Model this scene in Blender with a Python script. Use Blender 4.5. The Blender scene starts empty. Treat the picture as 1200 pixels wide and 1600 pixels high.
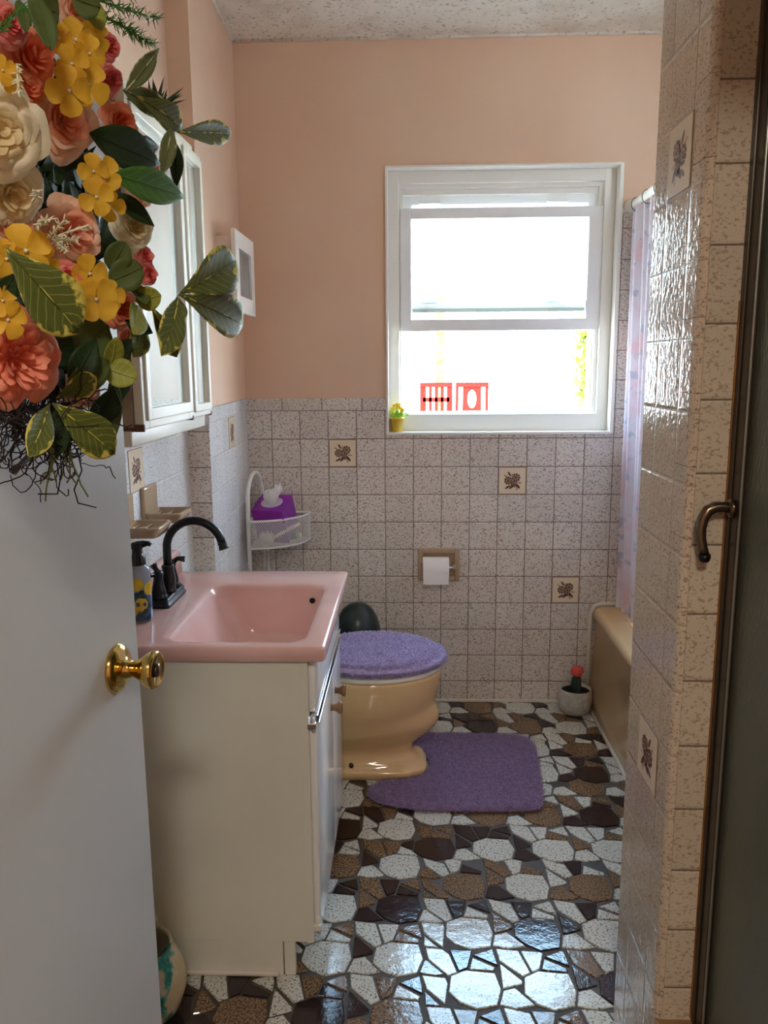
import bpy, bmesh, math, random
from mathutils import Vector, Matrix, Quaternion
random.seed(7)
PI = math.pi
D = bpy.data
SC = bpy.context.scene
COL = SC.collection

# ------------------------------------------------------------------ camera
F_PX, YAW, PITCH, ROLL, CAM_H = 1265.0, .0338, .180, -.0073, 1.362
fw = Vector((-math.sin(YAW)*math.cos(PITCH), math.cos(YAW)*math.cos(PITCH), -math.sin(PITCH)))
rt0 = Vector((math.cos(YAW), math.sin(YAW), 0)); up0 = rt0.cross(fw)
rt = math.cos(ROLL)*rt0 + math.sin(ROLL)*up0
up = -math.sin(ROLL)*rt0 + math.cos(ROLL)*up0
cam_d = D.cameras.new('camera'); cam = D.objects.new('camera', cam_d); COL.objects.link(cam)
cam_d.sensor_fit = 'VERTICAL'; cam_d.sensor_height = 36.0; cam_d.sensor_width = 27.0
cam_d.lens = F_PX/1600*36.0
cam_d.clip_start = .02
M3 = Matrix((rt, up, -fw)).transposed()
cam.matrix_world = Matrix.Translation((0, 0, CAM_H)) @ M3.to_4x4()
SC.camera = cam
CAMP = Vector((0, 0, CAM_H))

# ------------------------------------------------------------------ world, sun, fill light, exposure
SKY_STRENGTH = 7.0
SUN_STRENGTH = 15.0
HALL_FILL = 8.0
EXPOSURE = 1.78
w = D.worlds.new('sky'); SC.world = w; w.use_nodes = True
wn = w.node_tree; wn.nodes.clear()
wo = wn.nodes.new('ShaderNodeOutputWorld'); bg = wn.nodes.new('ShaderNodeBackground')
tc = wn.nodes.new('ShaderNodeTexCoord'); sep = wn.nodes.new('ShaderNodeSeparateXYZ')
rp = wn.nodes.new('ShaderNodeValToRGB')
rp.color_ramp.elements[0].position = .0; rp.color_ramp.elements[0].color = (.78, .88, 1.0, 1)
rp.color_ramp.elements[1].position = .7; rp.color_ramp.elements[1].color = (.40, .68, 1.0, 1)
wn.links.new(tc.outputs['Generated'], sep.inputs[0]); wn.links.new(sep.outputs['Z'], rp.inputs[0])
wn.links.new(rp.outputs[0], bg.inputs[0]); bg.inputs[1].default_value = SKY_STRENGTH
wn.links.new(bg.outputs[0], wo.inputs[0])
sd = D.lights.new('sun', 'SUN'); sd.energy = SUN_STRENGTH; sd.angle = .01; sd.color = (1, .95, .86)
sun = D.objects.new('sun', sd); COL.objects.link(sun)
sun.rotation_euler = Vector((.25, .75, -.9)).to_track_quat('-Z', 'Y').to_euler()   # shines away from the window
pl = D.lights.new('window_portal', 'AREA'); pl.shape = 'RECTANGLE'; pl.size = .9; pl.size_y = 1.02
pl.cycles.is_portal = True
po = D.objects.new('window_portal', pl); COL.objects.link(po); po.location = (.34, 3.36, 1.59)
po.rotation_euler = Vector((0, -1, 0)).to_track_quat('-Z', 'Z').to_euler()
ld = D.lights.new('hall_fill_light', 'AREA'); ld.shape = 'DISK'; ld.size = .34; ld.energy = HALL_FILL; ld.color = (1, .95, .86)  # fill light added behind the camera for the surfaces facing it
hl = D.objects.new('hall_fill_light', ld); COL.objects.link(hl); hl.location = (.05, -.75, 2.38)
vs = SC.view_settings; vs.view_transform = 'Standard'; vs.look = 'None'; vs.exposure = EXPOSURE; vs.gamma = 1; vs.use_curve_mapping = False
SC.cycles.max_bounces = 14; SC.cycles.diffuse_bounces = 8; SC.cycles.glossy_bounces = 6; SC.cycles.transmission_bounces = 8; SC.cycles.transparent_max_bounces = 12

def ray(px, py):
    return fw + (px-600)/F_PX*rt - (py-800)/F_PX*up
def atY(px, py, Y):
    d = ray(px, py); return CAMP + d*(Y/d.y)

# ------------------------------------------------------------------ materials
def s2l(v):
    v /= 255.0
    return v/12.92 if v <= .04045 else ((v+.055)/1.055)**2.4
def rgb(r, g, b): return (s2l(r), s2l(g), s2l(b), 1)
class NT:
    def __init__(s, name):
        s.m = D.materials.new(name); s.m.use_nodes = True; s.t = s.m.node_tree
        s.b = s.t.nodes['Principled BSDF']; s.out = s.t.nodes['Material Output']
    def n(s, t, **k):
        nd = s.t.nodes.new(t)
        for a, v in k.items(): setattr(nd, a, v)
        return nd
    def l(s, a, b): s.t.links.new(a, b)
    def set(s, **k):
        for a, v in k.items():
            s.b.inputs[a.replace('_', ' ')].default_value = v
    def coord(s, scale=(1, 1, 1)):
        t = s.n('ShaderNodeTexCoord'); mp = s.n('ShaderNodeMapping'); s.l(t.outputs['Object'], mp.inputs[0])
        mp.inputs['Scale'].default_value = scale
        return mp.outputs[0]
    def noise(s, scale, detail=3, vec=None, rough=.5):
        n = s.n('ShaderNodeTexNoise'); n.inputs['Scale'].default_value = scale; n.inputs['Detail'].default_value = detail
        n.inputs['Roughness'].default_value = rough
        s.l(vec if vec else s.coord(), n.inputs['Vector']); return n.outputs['Fac']
    def ramp(s, fac, stops, interp='LINEAR'):
        r = s.n('ShaderNodeValToRGB'); r.color_ramp.interpolation = interp
        e = r.color_ramp.elements
        while len(e) < len(stops): e.new(.5)
        for i, (p, c) in enumerate(stops):
            e[i].position = p; e[i].color = c if len(c) == 4 else (*c, 1)
        s.l(fac, r.inputs[0]); return r.outputs[0]
    def mix(s, fac, a, b):
        m = s.n('ShaderNodeMix', data_type='RGBA')
        for sock, v in ((m.inputs[0], fac), (m.inputs[6], a), (m.inputs[7], b)):
            if hasattr(v, 'links') or hasattr(v, 'is_linked'): s.l(v, sock)
            else: sock.default_value = v
        return m.outputs[2]
    def math(s, op, a, b=0, c=0):
        m = s.n('ShaderNodeMath', operation=op)
        for i, v in enumerate((a, b, c)):
            if hasattr(v, 'is_linked'): s.l(v, m.inputs[i])
            else: m.inputs[i].default_value = v
        return m.outputs[0]
    def bump(s, h, strength=.3, dist=.001, prev=None):
        b = s.n('ShaderNodeBump'); b.inputs['Strength'].default_value = strength; b.inputs['Distance'].default_value = dist
        s.l(h, b.inputs['Height'])
        if prev: s.l(prev, b.inputs['Normal'])
        s.l(b.outputs[0], s.b.inputs['Normal']); return b.outputs[0]
def simple(name, col, rough=.5, metal=0, bump=None, var=None, **k):
    t = NT(name); t.set(Base_Color=col, Roughness=rough, Metallic=metal, **k)
    if var:
        sc, c2 = var
        t.l(t.mix(t.ramp(t.noise(sc, 4), [(.35, (0, 0, 0)), (.7, (1, 1, 1))]), col, c2), t.b.inputs['Base Color'])
    if bump: t.bump(t.noise(bump[0], 4), bump[1], bump[2])
    return t.m

CREAM = rgb(226, 217, 205); SPECK = rgb(150, 130, 118)
def speckle(t, base, dark, sc=260, lo=.56, hi=.66, stretch=(1, 1, 1)):
    v = t.coord(stretch)
    f = t.noise(sc, 2, v, .6)
    g = t.noise(7, 2, v)
    b2 = t.mix(g, base, tuple(x*.86 for x in base[:3])+(1,))
    return t.mix(t.ramp(f, [(lo, (0, 0, 0)), (hi, (1, 1, 1))]), b2, dark)
def tile_mat(name, axis, u0, z0, pu=.11, pz=.11, base=CREAM, dark=SPECK, grout=rgb(116, 96, 80), rough=.22, wob=.35, rows=True, gw=.0014, vdist=.0016):
    t = NT(name)
    tc = t.n('ShaderNodeTexCoord'); sp = t.n('ShaderNodeSeparateXYZ'); t.l(tc.outputs['Object'], sp.inputs[0])
    u = t.math('DIVIDE', t.math('SUBTRACT', sp.outputs[axis], u0-40*pu), pu)
    z = t.math('DIVIDE', t.math('SUBTRACT', sp.outputs['Z'], z0-40*pz), pz)
    def edge(c, p):
        f = t.math('FRACT', c)
        return t.math('MULTIPLY', t.math('MINIMUM', f, t.math('SUBTRACT', 1, f)), p)
    e = edge(u, pu)
    if rows: e = t.math('MINIMUM', e, edge(z, pz))
    nz = t.math('MULTIPLY', t.math('SUBTRACT', t.noise(60, 2), .5), .0008)
    e = t.math('ADD', e, nz)
    mask = t.n('ShaderNodeMapRange'); mask.interpolation_type = 'SMOOTHSTEP'
    mask.inputs['From Min'].default_value = gw*.6; mask.inputs['From Max'].default_value = gw*1.5; t.l(e, mask.inputs['Value'])
    m = mask.outputs[0]
    st = {'X': (.75, 1, 1.1), 'Y': (1, .75, 1.1)}[axis]
    col = speckle(t, base, dark, 210, .54, .64, st)
    # tone differs a little from tile to tile
    fl = t.n('ShaderNodeCombineXYZ'); t.l(t.math('FLOOR', u), fl.inputs[0]); t.l(t.math('FLOOR', z), fl.inputs[1])
    wnz = t.n('ShaderNodeTexWhiteNoise'); t.l(fl.outputs[0], wnz.inputs['Vector'])
    tone = t.math('ADD', t.math('MULTIPLY', wnz.outputs['Value'], .10), .93)
    hs = t.n('ShaderNodeHueSaturation'); t.l(tone, hs.inputs['Value']); t.l(col, hs.inputs['Color'])
    t.l(t.mix(m, grout, hs.outputs[0]), t.b.inputs['Base Color'])
    t.l(t.math('ADD', t.math('MULTIPLY', t.math('SUBTRACT', 1, m), .5), rough), t.b.inputs['Roughness'])
    b1 = t.n('ShaderNodeMapRange'); b1.interpolation_type = 'SMOOTHSTEP'
    b1.inputs['From Min'].default_value = gw*.5; b1.inputs['From Max'].default_value = gw*4; t.l(e, b1.inputs['Value'])
    p = t.bump(b1.outputs[0], .6, vdist)
    t.bump(t.noise(90, 2), wob, .0012, p)
    return t.m

T_BACK = tile_mat('speckled_wall_tile_back', 'X', -.321, 1.079)
T_CAPB = tile_mat('speckled_cap_tile_back', 'X', -.4985, 1.079, pu=.155, rows=False)
T_LEFT = tile_mat('speckled_wall_tile_left', 'Y', 1.915, 1.055, base=rgb(236, 238, 236), dark=rgb(182, 174, 166), grout=rgb(200, 192, 182), gw=.0009)  # window skylight put into the base: paler and cooler than the back tiles
T_LFAR = tile_mat('speckled_wall_tile_left_far', 'Y', 2.755, 1.079, base=rgb(236, 238, 236), dark=rgb(182, 174, 166), grout=rgb(205, 196, 186), gw=.0009)  # same paler base, carrying the window skylight in its colour
T_STEP = tile_mat('speckled_wall_tile_step', 'X', -.72, 1.055)
T_PART = tile_mat('speckled_wall_tile_partition', 'Y', 1.298, 1.62, pu=.1155, pz=.111, rough=.12, wob=.75, base=rgb(214, 194, 168), grout=rgb(176, 156, 130))
T_PEND = tile_mat('speckled_wall_tile_partition_end', 'X', .3, 1.64, pu=.5, pz=.111, base=rgb(214, 198, 174), dark=rgb(172, 152, 128), wob=.5, rough=.25)
T_SHOW = tile_mat('shower_stall_tile', 'X', .3, 1.079, base=rgb(150, 140, 120))
M_PAINT = simple('peach_wall_paint', rgb(226, 194, 166), .55, bump=(60, .12, .002), var=(2.5, rgb(222, 185, 156)))
M_WHITE = simple('white_gloss_paint', rgb(236, 232, 222), .3, bump=(25, .15, .001))
M_VINYL = simple('white_vinyl', rgb(240, 240, 238), .35)
M_OLDWHITE = simple('old_white_paint', rgb(228, 226, 210), .42, bump=(14, .15, .002), var=(3, rgb(218, 214, 196)))
M_DOOR = simple('cool_white_door_paint', rgb(216, 222, 222), .38, bump=(40, .35, .0015), var=(2, rgb(208, 214, 214)))
M_CAULK = simple('white_caulk', rgb(220, 212, 196), .6, bump=(80, .4, .001))
M_RUST = simple('rusty_orange_sealant', rgb(150, 96, 36), .6, bump=(90, .6, .001), var=(18, rgb(104, 66, 30)))
M_DARKMET = simple('dark_aluminium', rgb(74, 66, 56), .35, .8, bump=(50, .2, .001))
M_CHROME = simple('chrome', (.8, .8, .8, 1), .12, 1)
M_NICKEL = simple('worn_bronze_nickel', rgb(112, 96, 78), .25, .9)
M_BRASS = simple('polished_brass', rgb(214, 184, 108), .13, 1, bump=(20, .1, .001))
M_BLACKMET = simple('oil_rubbed_black_metal', (.004, .004, .004, 1), .32, 0, Specular_IOR_Level=.35)
M_BLACKPL = simple('black_plastic', (.006, .006, .006, 1), .25)
def mirror_mat():
    t = NT('hazy_old_mirror'); t.set(Base_Color=(.84, .87, .85, 1), Metallic=1, Roughness=.02)
    d = t.n('ShaderNodeBsdfGlossy'); d.inputs['Roughness'].default_value = .55; d.inputs['Color'].default_value = (.75, .78, .74, 1)
    mx = t.n('ShaderNodeMixShader'); t.l(t.math('ADD', t.math('MULTIPLY', t.noise(9, 4, t.coord((1, 1, .25))), .25), .12), mx.inputs[0])
    t.l(t.b.outputs[0], mx.inputs[1]); t.l(d.outputs[0], mx.inputs[2]); t.l(mx.outputs[0], t.out.inputs['Surface']); return t.m
M_MIRROR = mirror_mat()
M_TAN = simple('tan_ceramic', rgb(228, 192, 140), .08, Coat_Weight=.3, bump=(6, .05, .002))
M_TANDARK = simple('beige_ceramic', rgb(178, 152, 122), .12)
M_PINK = simple('pink_cultured_marble', rgb(220, 174, 164), .13, var=(5, rgb(230, 192, 184)))
M_WHITEPL = simple('white_plastic', rgb(236, 230, 216), .25)
M_WIRE = simple('white_coated_wire', rgb(225, 222, 214), .35)
M_PAPER = simple('white_paper', rgb(240, 236, 230), .8)
M_PURBOX = simple('purple_card', rgb(130, 24, 150), .4, var=(12, rgb(150, 44, 168)))
M_BIN = simple('dark_green_plastic', rgb(22, 40, 38), .3)
M_SOIL = simple('dark_soil', rgb(24, 18, 14), .95, bump=(120, .8, .004))
M_KNOBWOOD = simple('turned_wood', rgb(150, 106, 66), .3, var=(30, rgb(116, 78, 46)))
M_SIDEWOOD = simple('aged_wood', rgb(140, 112, 88), .6, bump=(60, .3, .001), var=(8, rgb(170, 150, 126)))
M_DARKWOOD = simple('dark_stained_wood', rgb(92, 50, 26), .6)
M_ROSEWOOD = M_DARKWOOD

def glassy(name, tint=(1, 1, 1, 1)):
    t = NT(name); tr = t.n('ShaderNodeBsdfTransparent'); tr.inputs[0].default_value = tint
    gl = t.n('ShaderNodeBsdfGlossy'); gl.inputs['Roughness'].default_value = .02
    fr = t.n('ShaderNodeFresnel'); fr.inputs['IOR'].default_value = 1.35
    mx = t.n('ShaderNodeMixShader'); t.l(fr.outputs[0], mx.inputs[0]); t.l(tr.outputs[0], mx.inputs[1]); t.l(gl.outputs[0], mx.inputs[2])
    t.l(mx.outputs[0], t.out.inputs['Surface']); return t.m
M_GLASS = glassy('window_glass', (.96, .98, .97, 1))
def shower_glass():
    t = NT('obscured_green_glass'); t.set(Base_Color=rgb(120, 124, 104), Roughness=.32, Transmission_Weight=.55, IOR=1.45)
    t.bump(t.noise(160, 3, t.coord((1, 1, .5))), .8, .002); return t.m
M_SHGLASS = shower_glass()
def ceiling_mat():
    t = NT('textured_ceiling_plaster')
    c = t.mix(t.ramp(t.noise(5, 5), [(.5, (0, 0, 0)), (.75, (1, 1, 1))]), rgb(242, 236, 222), rgb(216, 202, 184))
    c = t.mix(t.ramp(t.noise(75, 4), [(.57, (0, 0, 0)), (.7, (1, 1, 1))]), c, rgb(190, 178, 158))
    t.l(c, t.b.inputs['Base Color']); t.set(Roughness=.9)
    p = t.bump(t.noise(34, 6, rough=.7), .9, .010); t.bump(t.noise(120, 3), .6, .004, p); return t.m
M_CEIL = ceiling_mat()
def mosaic(name, base, dark, lo, hi, sc=230, rough=.1):
    t = NT(name); t.l(speckle(t, base, dark, sc, lo, hi), t.b.inputs['Base Color']); t.set(Roughness=rough)
    t.set(Coat_Weight=.15, Coat_Roughness=.1); p = t.bump(t.noise(40, 2), .35, .002); t.bump(t.noise(190, 2), .3, .0007, p); return t.m
F_WHITE = mosaic('white_speckled_floor_stone', rgb(212, 211, 200), rgb(98, 94, 86), .53, .64, 185)
F_BROWN = mosaic('brown_speckled_floor_stone', rgb(150, 120, 88), rgb(70, 48, 34), .44, .58)
F_DARK = mosaic('dark_maroon_floor_stone', rgb(52, 30, 30), rgb(26, 16, 18), .45, .6)
F_GROUT = simple('floor_grout', rgb(82, 70, 56), .6, bump=(90, .5, .002), var=(9, rgb(64, 53, 42)))
def fuzz(name, c1, c2, sc=140):
    t = NT(name); t.l(t.mix(t.ramp(t.noise(sc, 3), [(.35, (0, 0, 0)), (.65, (1, 1, 1))]), c1, c2), t.b.inputs['Base Color'])
    t.set(Roughness=.95, Sheen_Weight=.35); t.bump(t.noise(400, 3), .8, .003); return t.m
M_MAT = fuzz('purple_mat_pile', rgb(166, 136, 180), rgb(146, 114, 160), 60)
M_LIDPILE = fuzz('lilac_cover_pile', rgb(204, 186, 226), rgb(176, 154, 204), 90)
def curtain_mat():
    t = NT('floral_shower_curtain_cloth')
    a = t.ramp(t.noise(9, 3, t.coord((1, 1, 1))), [(.5, (0, 0, 0)), (.62, (1, 1, 1))])
    c = t.mix(a, rgb(236, 230, 238), rgb(236, 212, 218))
    b = t.ramp(t.noise(22, 4), [(.58, (0, 0, 0)), (.64, (1, 1, 1))]); c = t.mix(b, c, rgb(196, 202, 216))
    d = t.n('ShaderNodeBsdfDiffuse'); tl = t.n('ShaderNodeBsdfTranslucent'); mx = t.n('ShaderNodeMixShader'); mx.inputs[0].default_value = .45
    t.l(c, d.inputs[0]); t.l(c, tl.inputs[0]); t.l(d.outputs[0], mx.inputs[1]); t.l(tl.outputs[0], mx.inputs[2]); t.l(mx.outputs[0], t.out.inputs['Surface'])
    return t.m
M_CURTAIN = curtain_mat()

# ------------------------------------------------------------------ mesh helpers
class MB:
    def __init__(s): s.v = []; s.f = []; s.mi = []; s.sm = []; s.uv = {}
    def add(s, V, Fs, mi=0, smooth=False, M=None):
        o = len(s.v)
        for p in V:
            p = Vector(p); s.v.append(tuple(M @ p) if M else tuple(p))
        for f in Fs:
            s.f.append(tuple(i+o for i in f)); s.mi.append(mi); s.sm.append(smooth)
        return s
    def box(s, lo, hi, mi=0, bev=0, M=None):
        if bev <= 0:
            x0, y0, z0 = lo; x1, y1, z1 = hi
            V = [(x0, y0, z0), (x1, y0, z0), (x1, y1, z0), (x0, y1, z0), (x0, y0, z1), (x1, y0, z1), (x1, y1, z1), (x0, y1, z1)]
            return s.add(V, [(0, 3, 2, 1), (4, 5, 6, 7), (0, 1, 5, 4), (1, 2, 6, 5), (2, 3, 7, 6), (3, 0, 4, 7)], mi, False, M)
        bm = bmesh.new(); bmesh.ops.create_cube(bm, size=1)
        for v in bm.verts:
            v.co = Vector([(lo[i]+hi[i])/2 + v.co[i]*(hi[i]-lo[i]) for i in range(3)])
        bmesh.ops.bevel(bm, geom=list(bm.edges), offset=bev, segments=2, profile=.6, affect='EDGES', clamp_overlap=True)
        bm.verts.index_update()
        s.add([v.co.copy() for v in bm.verts], [[v.index for v in f.verts] for f in bm.faces], mi, bev > .003, M); bm.free(); return s
    def loft(s, loops, mi=0, smooth=True, cap0=True, cap1=True, M=None, closed=True):
        n = len(loops[0]); V = [p for L in loops for p in L]; Fs = []
        m = n if closed else n-1
        for i in range(len(loops)-1):
            for j in range(m):
                a = i*n+j; b = i*n+(j+1) % n; Fs.append((a, b, b+n, a+n))
        s.add(V, Fs, mi, smooth, M); o = len(s.v)-len(V)
        for on, f in ((cap0, tuple(reversed(range(n)))), (cap1, tuple(range((len(loops)-1)*n, len(loops)*n)))):
            if on: s.f.append(tuple(i+o for i in f)); s.mi.append(mi); s.sm.append(False)
        return s
    def lathe(s, prof, c=(0, 0, 0), n=32, mi=0, axis='Z', smooth=True, sx=1, sy=1, M=None):
        loops = []
        for r, h in prof:
            L = []
            for i in range(n):
                a = 2*PI*i/n; x, y = r*math.cos(a)*sx, r*math.sin(a)*sy
                if axis == 'Z': p = (x, y, h)
                elif axis == 'X': p = (h, x, y)
                else: p = (y, h, x)
                L.append((c[0]+p[0], c[1]+p[1], c[2]+p[2]))
            loops.append(L)
        return s.loft(loops, mi, smooth, prof[0][0] > 1e-6, prof[-1][0] > 1e-6, M)
    def tube(s, pts, r, n=10, mi=0, cap=True, radii=None, smooth=True):
        pts = [Vector(p) for p in pts]; loops = []; nrm = None
        for i, p in enumerate(pts):
            t = (pts[min(i+1, len(pts)-1)]-pts[max(i-1, 0)])
            if t.length < 1e-9: t = Vector((0, 0, 1))
            t.normalize()
            if nrm is None:
                nrm = t.cross(Vector((0, 0, 1)) if abs(t.z) < .9 else Vector((1, 0, 0))).normalized()
            else:
                nrm = (nrm - t*nrm.dot(t))
                nrm = nrm.normalized() if nrm.length > 1e-6 else t.orthogonal().normalized()
            b = t.cross(nrm); rr = radii[i] if radii else r
            loops.append([tuple(p+(nrm*math.cos(2*PI*k/n)+b*math.sin(2*PI*k/n))*rr) for k in range(n)])
        return s.loft(loops, mi, smooth, cap, cap)
    def prism(s, poly, z0, z1, mi=0, bev=0, smooth=False):
        # poly: ccw list of (x, y); the top edge drawn in by bev
        n = len(poly); c = (sum(p[0] for p in poly)/n, sum(p[1] for p in poly)/n)
        loops = [[(x, y, z0) for x, y in poly]]
        if bev > 0:
            loops.append([(x, y, z1-bev) for x, y in poly])
            q = inset(poly, bev); loops.append([(x, y, z1) for x, y in q])
        else: loops.append([(x, y, z1) for x, y in poly])
        return s.loft(loops, mi, smooth, True, True)
    def build(s, name, mats, parent=None, loc=None, structure=False, fix=True):
        me = D.meshes.new(name); me.from_pydata(s.v, [], s.f)
        if not isinstance(mats, (list, tuple)): mats = [mats]
        for m in mats: me.materials.append(m)
        me.polygons.foreach_set('material_index', s.mi); me.polygons.foreach_set('use_smooth', s.sm)
        me.validate(); me.update()
        if s.uv:
            ul = me.uv_layers.new(name='uv')
            for lp in me.loops: ul.data[lp.index].uv = s.uv.get(lp.vertex_index, (.5, .5))
        if fix:
            bm = bmesh.new(); bm.from_mesh(me); bmesh.ops.recalc_face_normals(bm, faces=bm.faces); bm.to_mesh(me); bm.free()
        o = D.objects.new(name, me); COL.objects.link(o)
        if parent:
            o.parent = parent
            o.matrix_parent_inverse = parent.matrix_basis.inverted()
        if structure and not parent: o['kind'] = 'structure'
        return o
def inset(poly, d):
    n = len(poly); out = []
    for i in range(n):
        a, b, c = Vector(poly[i-1]), Vector(poly[i]), Vector(poly[(i+1) % n])
        e1 = (b-a).normalized(); e2 = (c-b).normalized()
        n1 = Vector((-e1.y, e1.x)); n2 = Vector((-e2.y, e2.x)); m = (n1+n2)
        if m.length < 1e-6: m = n1
        m.normalize(); k = d/max(.35, m.dot(n1)); out.append(tuple(b+m*k))
    return out
def area(poly): return .5*sum(poly[i-1][0]*p[1]-p[0]*poly[i-1][1] for i, p in enumerate(poly))
def rrect(cx, cy, hx, hy, r, z, n=8):
    L = []
    for k, (sx, sy) in enumerate(((1, 1), (-1, 1), (-1, -1), (1, -1))):
        for i in range(n+1):
            a = k*PI/2+PI/2*i/n
            L.append((cx+sx*(hx-r)+r*math.cos(a), cy+sy*(hy-r)+r*math.sin(a), z))
    return L
def thing(name, label, cat, loc=(0, 0, 0), group=None):
    o = D.objects.new(name, None); COL.objects.link(o); o.location = loc; o.empty_display_size = .05
    o['label'] = label; o['category'] = cat
    if group: o['group'] = group
    return o
def tag(o, label, cat, group=None):
    o['label'] = label; o['category'] = cat
    if group: o['group'] = group
    return o
def subsurf(o, l=1):
    m = o.modifiers.new('smooth', 'SUBSURF'); m.levels = l; m.render_levels = l; return o

# ------------------------------------------------------------------ room shell
YB, ZC, XR = 3.14, 2.512, 1.44
WX0, WX1, WZ0, WZ1 = -.088, .765, 1.102, 2.072        # window opening
def wall_with_hole(x0, x1, y0, y1, z0, z1, m):
    b = MB()
    b.box((x0, y0, z0), (WX0, y1, z1), 0); b.box((WX1, y0, z0), (x1, y1, z1), 0)
    if z0 < WZ0: b.box((WX0, y0, z0), (WX1, y1, min(z1, WZ0)), 0)
    if z1 > WZ1: b.box((WX0, y0, max(z0, WZ1)), (WX1, y1, z1), 0)
    return b
wb = wall_with_hole(-.9, XR+.1, YB+.008, YB+.22, -.02, ZC+.05, M_PAINT).build('wall_back', M_PAINT, structure=True)
b = MB()
b.box((-.70, YB, 0), (WX0, YB+.009, 1.189)); b.box((WX0, YB, 0), (WX1, YB+.009, WZ0)); b.box((WX1, YB, 0), (XR, YB+.009, 1.90))
b.build('wall_tiles', T_BACK, wb)
b = MB()
x = -.4985-.155*2
while x < WX0:
    b.box((max(x, -.70), YB-.001, 1.189), (min(x+.155, WX0), YB+.009, 1.237), 0, .0035); x += .155
b.box((WX1, YB-.001, 1.90), (XR, YB+.009, 1.918), 0, .003)
b.build('cap_tiles', T_CAPB, wb)

# decorative flower tiles
M_DECO = simple('cream_glazed_tile', rgb(226, 208, 180), .2, bump=(60, .15, .001))
M_MOTIF = simple('brown_flower_print', rgb(84, 52, 44), .35)
M_MOTIF2 = simple('tan_flower_print', rgb(176, 136, 104), .35)
M_LINE = simple('brown_tile_outline', rgb(120, 84, 48), .5)
def deco_tile(parent, org, U, N, s=.1035):
    """org: lower-left corner; U: direction along the width; N: outward normal"""
    U = Vector(U); N = Vector(N).normalized(); Z = Vector((0, 0, 1)); org = Vector(org)
    def P(u, v, h): return tuple(org+U*u+Z*v+N*h)
    def plate(bb, u0, u1, v0, v1, h0, h1, mi=0):
        V = [P(u0, v0, h0), P(u1, v0, h0), P(u1, v1, h0), P(u0, v1, h0), P(u0, v0, h1), P(u1, v0, h1), P(u1, v1, h1), P(u0, v1, h1)]
        bb.add(V, [(0, 3, 2, 1), (4, 5, 6, 7), (0, 1, 5, 4), (1, 2, 6, 5), (2, 3, 7, 6), (3, 0, 4, 7)], mi)
    bb = MB(); plate(bb, -.0022, s+.0022, -.0022, s+.0022, -.004, .0006, 1); plate(bb, 0, s, 0, s, -.004, .0012, 0)
    o = bb.build('flower_tile', [M_DECO, M_LINE], parent)
    mm = MB(); k = s/.1035
    def disc(u, v, r, mi, h, n=10, sc=.0, rot=0, sx=1, sy=1):
        pts = []
        for i in range(n*4):
            a = 2*PI*i/(n*4); rr = r*(1+sc*math.cos(n*a)); x = rr*math.cos(a)*sx; y = rr*math.sin(a)*sy
            pts.append((u+x*math.cos(rot)-y*math.sin(rot), v+x*math.sin(rot)+y*math.cos(rot)))
        V = [P(a*k, c*k, h) for a, c in pts]+[P(a*k, c*k, h-.0008) for a, c in pts]; m = len(pts)
        mm.add(V, [tuple(range(m))]+[(i, (i+1) % m, (i+1) % m+m, i+m) for i in range(m)], mi)
    for (u, v, r) in ((.036, .052, .0155), (.066, .064, .0160), (.058, .038, .0120)):
        for i in range(9):
            a = 2*PI*i/9; disc(u+r*.82*math.cos(a), v+r*.82*math.sin(a), r*.26, 0, .0015, 3)
        disc(u, v, r*.66, 1, .0015, 8, .10); disc(u, v, r*.36, 0, .0018, 6, .25); disc(u, v, r*.15, 1, .0020, 4)
    for (u, v, a, l) in ((.040, .078, 2.1, .011), (.050, .028, -2.4, .013), (.034, .026, -2.6, .012), (.074, .030, -.9, .013), (.079, .044, -.2, .010), (.070, .022, -1.4, .010), (.026, .070, 2.6, .009), (.052, .070, 1.7, .010)):
        disc(u, v, l, 0 if l > .0105 else 1, .0015, 3, 0, a, 1, .34)
    mm.build('flower_print', [M_MOTIF, M_MOTIF2], o)
for (u, z) in ((-.321, .969), (.339, .859), (.559, .419)):
    deco_tile(wb, (u+.0045, YB, z+.0035), (1, 0, 0), (0, -1, 0), .1025)

# left wall: near part, step, far part
wl = MB().box((-.80, -.05, 0), (-.688, 2.458, ZC+.05), 0).box((-.80, 2.45+.008, 0), (-.70, 3.4, ZC+.05)).build('wall_left', M_PAINT, structure=True)
b = MB()
A = [(-.70, 2.458), (-.621, 2.458), (-.644, 3.3), (-.70, 3.3)]
b.prism(A, 0, ZC+.02); b.build('wall_step', M_PAINT, wl)
MB().box((-.69, .33, 0), (-.68, 2.458, 1.18)).build('wall_tiles', T_LEFT, wl)
b = MB(); y = .35
while y < 2.45:
    b.box((-.69, y, 1.18), (-.679, min(y+.155, 2.455), 1.232), 0, .003); y += .155
b.build('cap_tiles', T_LEFT, wl)
b = MB().add([(-.69, 2.45, 0), (-.613, 2.45, 0), (-.613, 2.45, 1.19), (-.69, 2.45, 1.19), (-.69, 2.46, 0), (-.62, 2.46, 0), (-.62, 2.46, 1.19), (-.69, 2.46, 1.19)],
             [(0, 1, 2, 3), (1, 5, 6, 2), (3, 2, 6, 7), (0, 3, 7, 4)])
b.build('step_tiles', T_STEP, wl)
b = MB().add([(-.613, 2.45, 0), (-.636, YB+.005, 0), (-.636, YB+.005, 1.19), (-.613, 2.45, 1.19), (-.622, 2.46, 0), (-.646, YB+.005, 0), (-.646, YB+.005, 1.19), (-.622, 2.46, 1.19)],
             [(0, 1, 2, 3), (3, 2, 6, 7), (0, 3, 7, 4)])
b.build('wall_tiles', T_LFAR, wl)
b = MB(); y = 2.45
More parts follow.
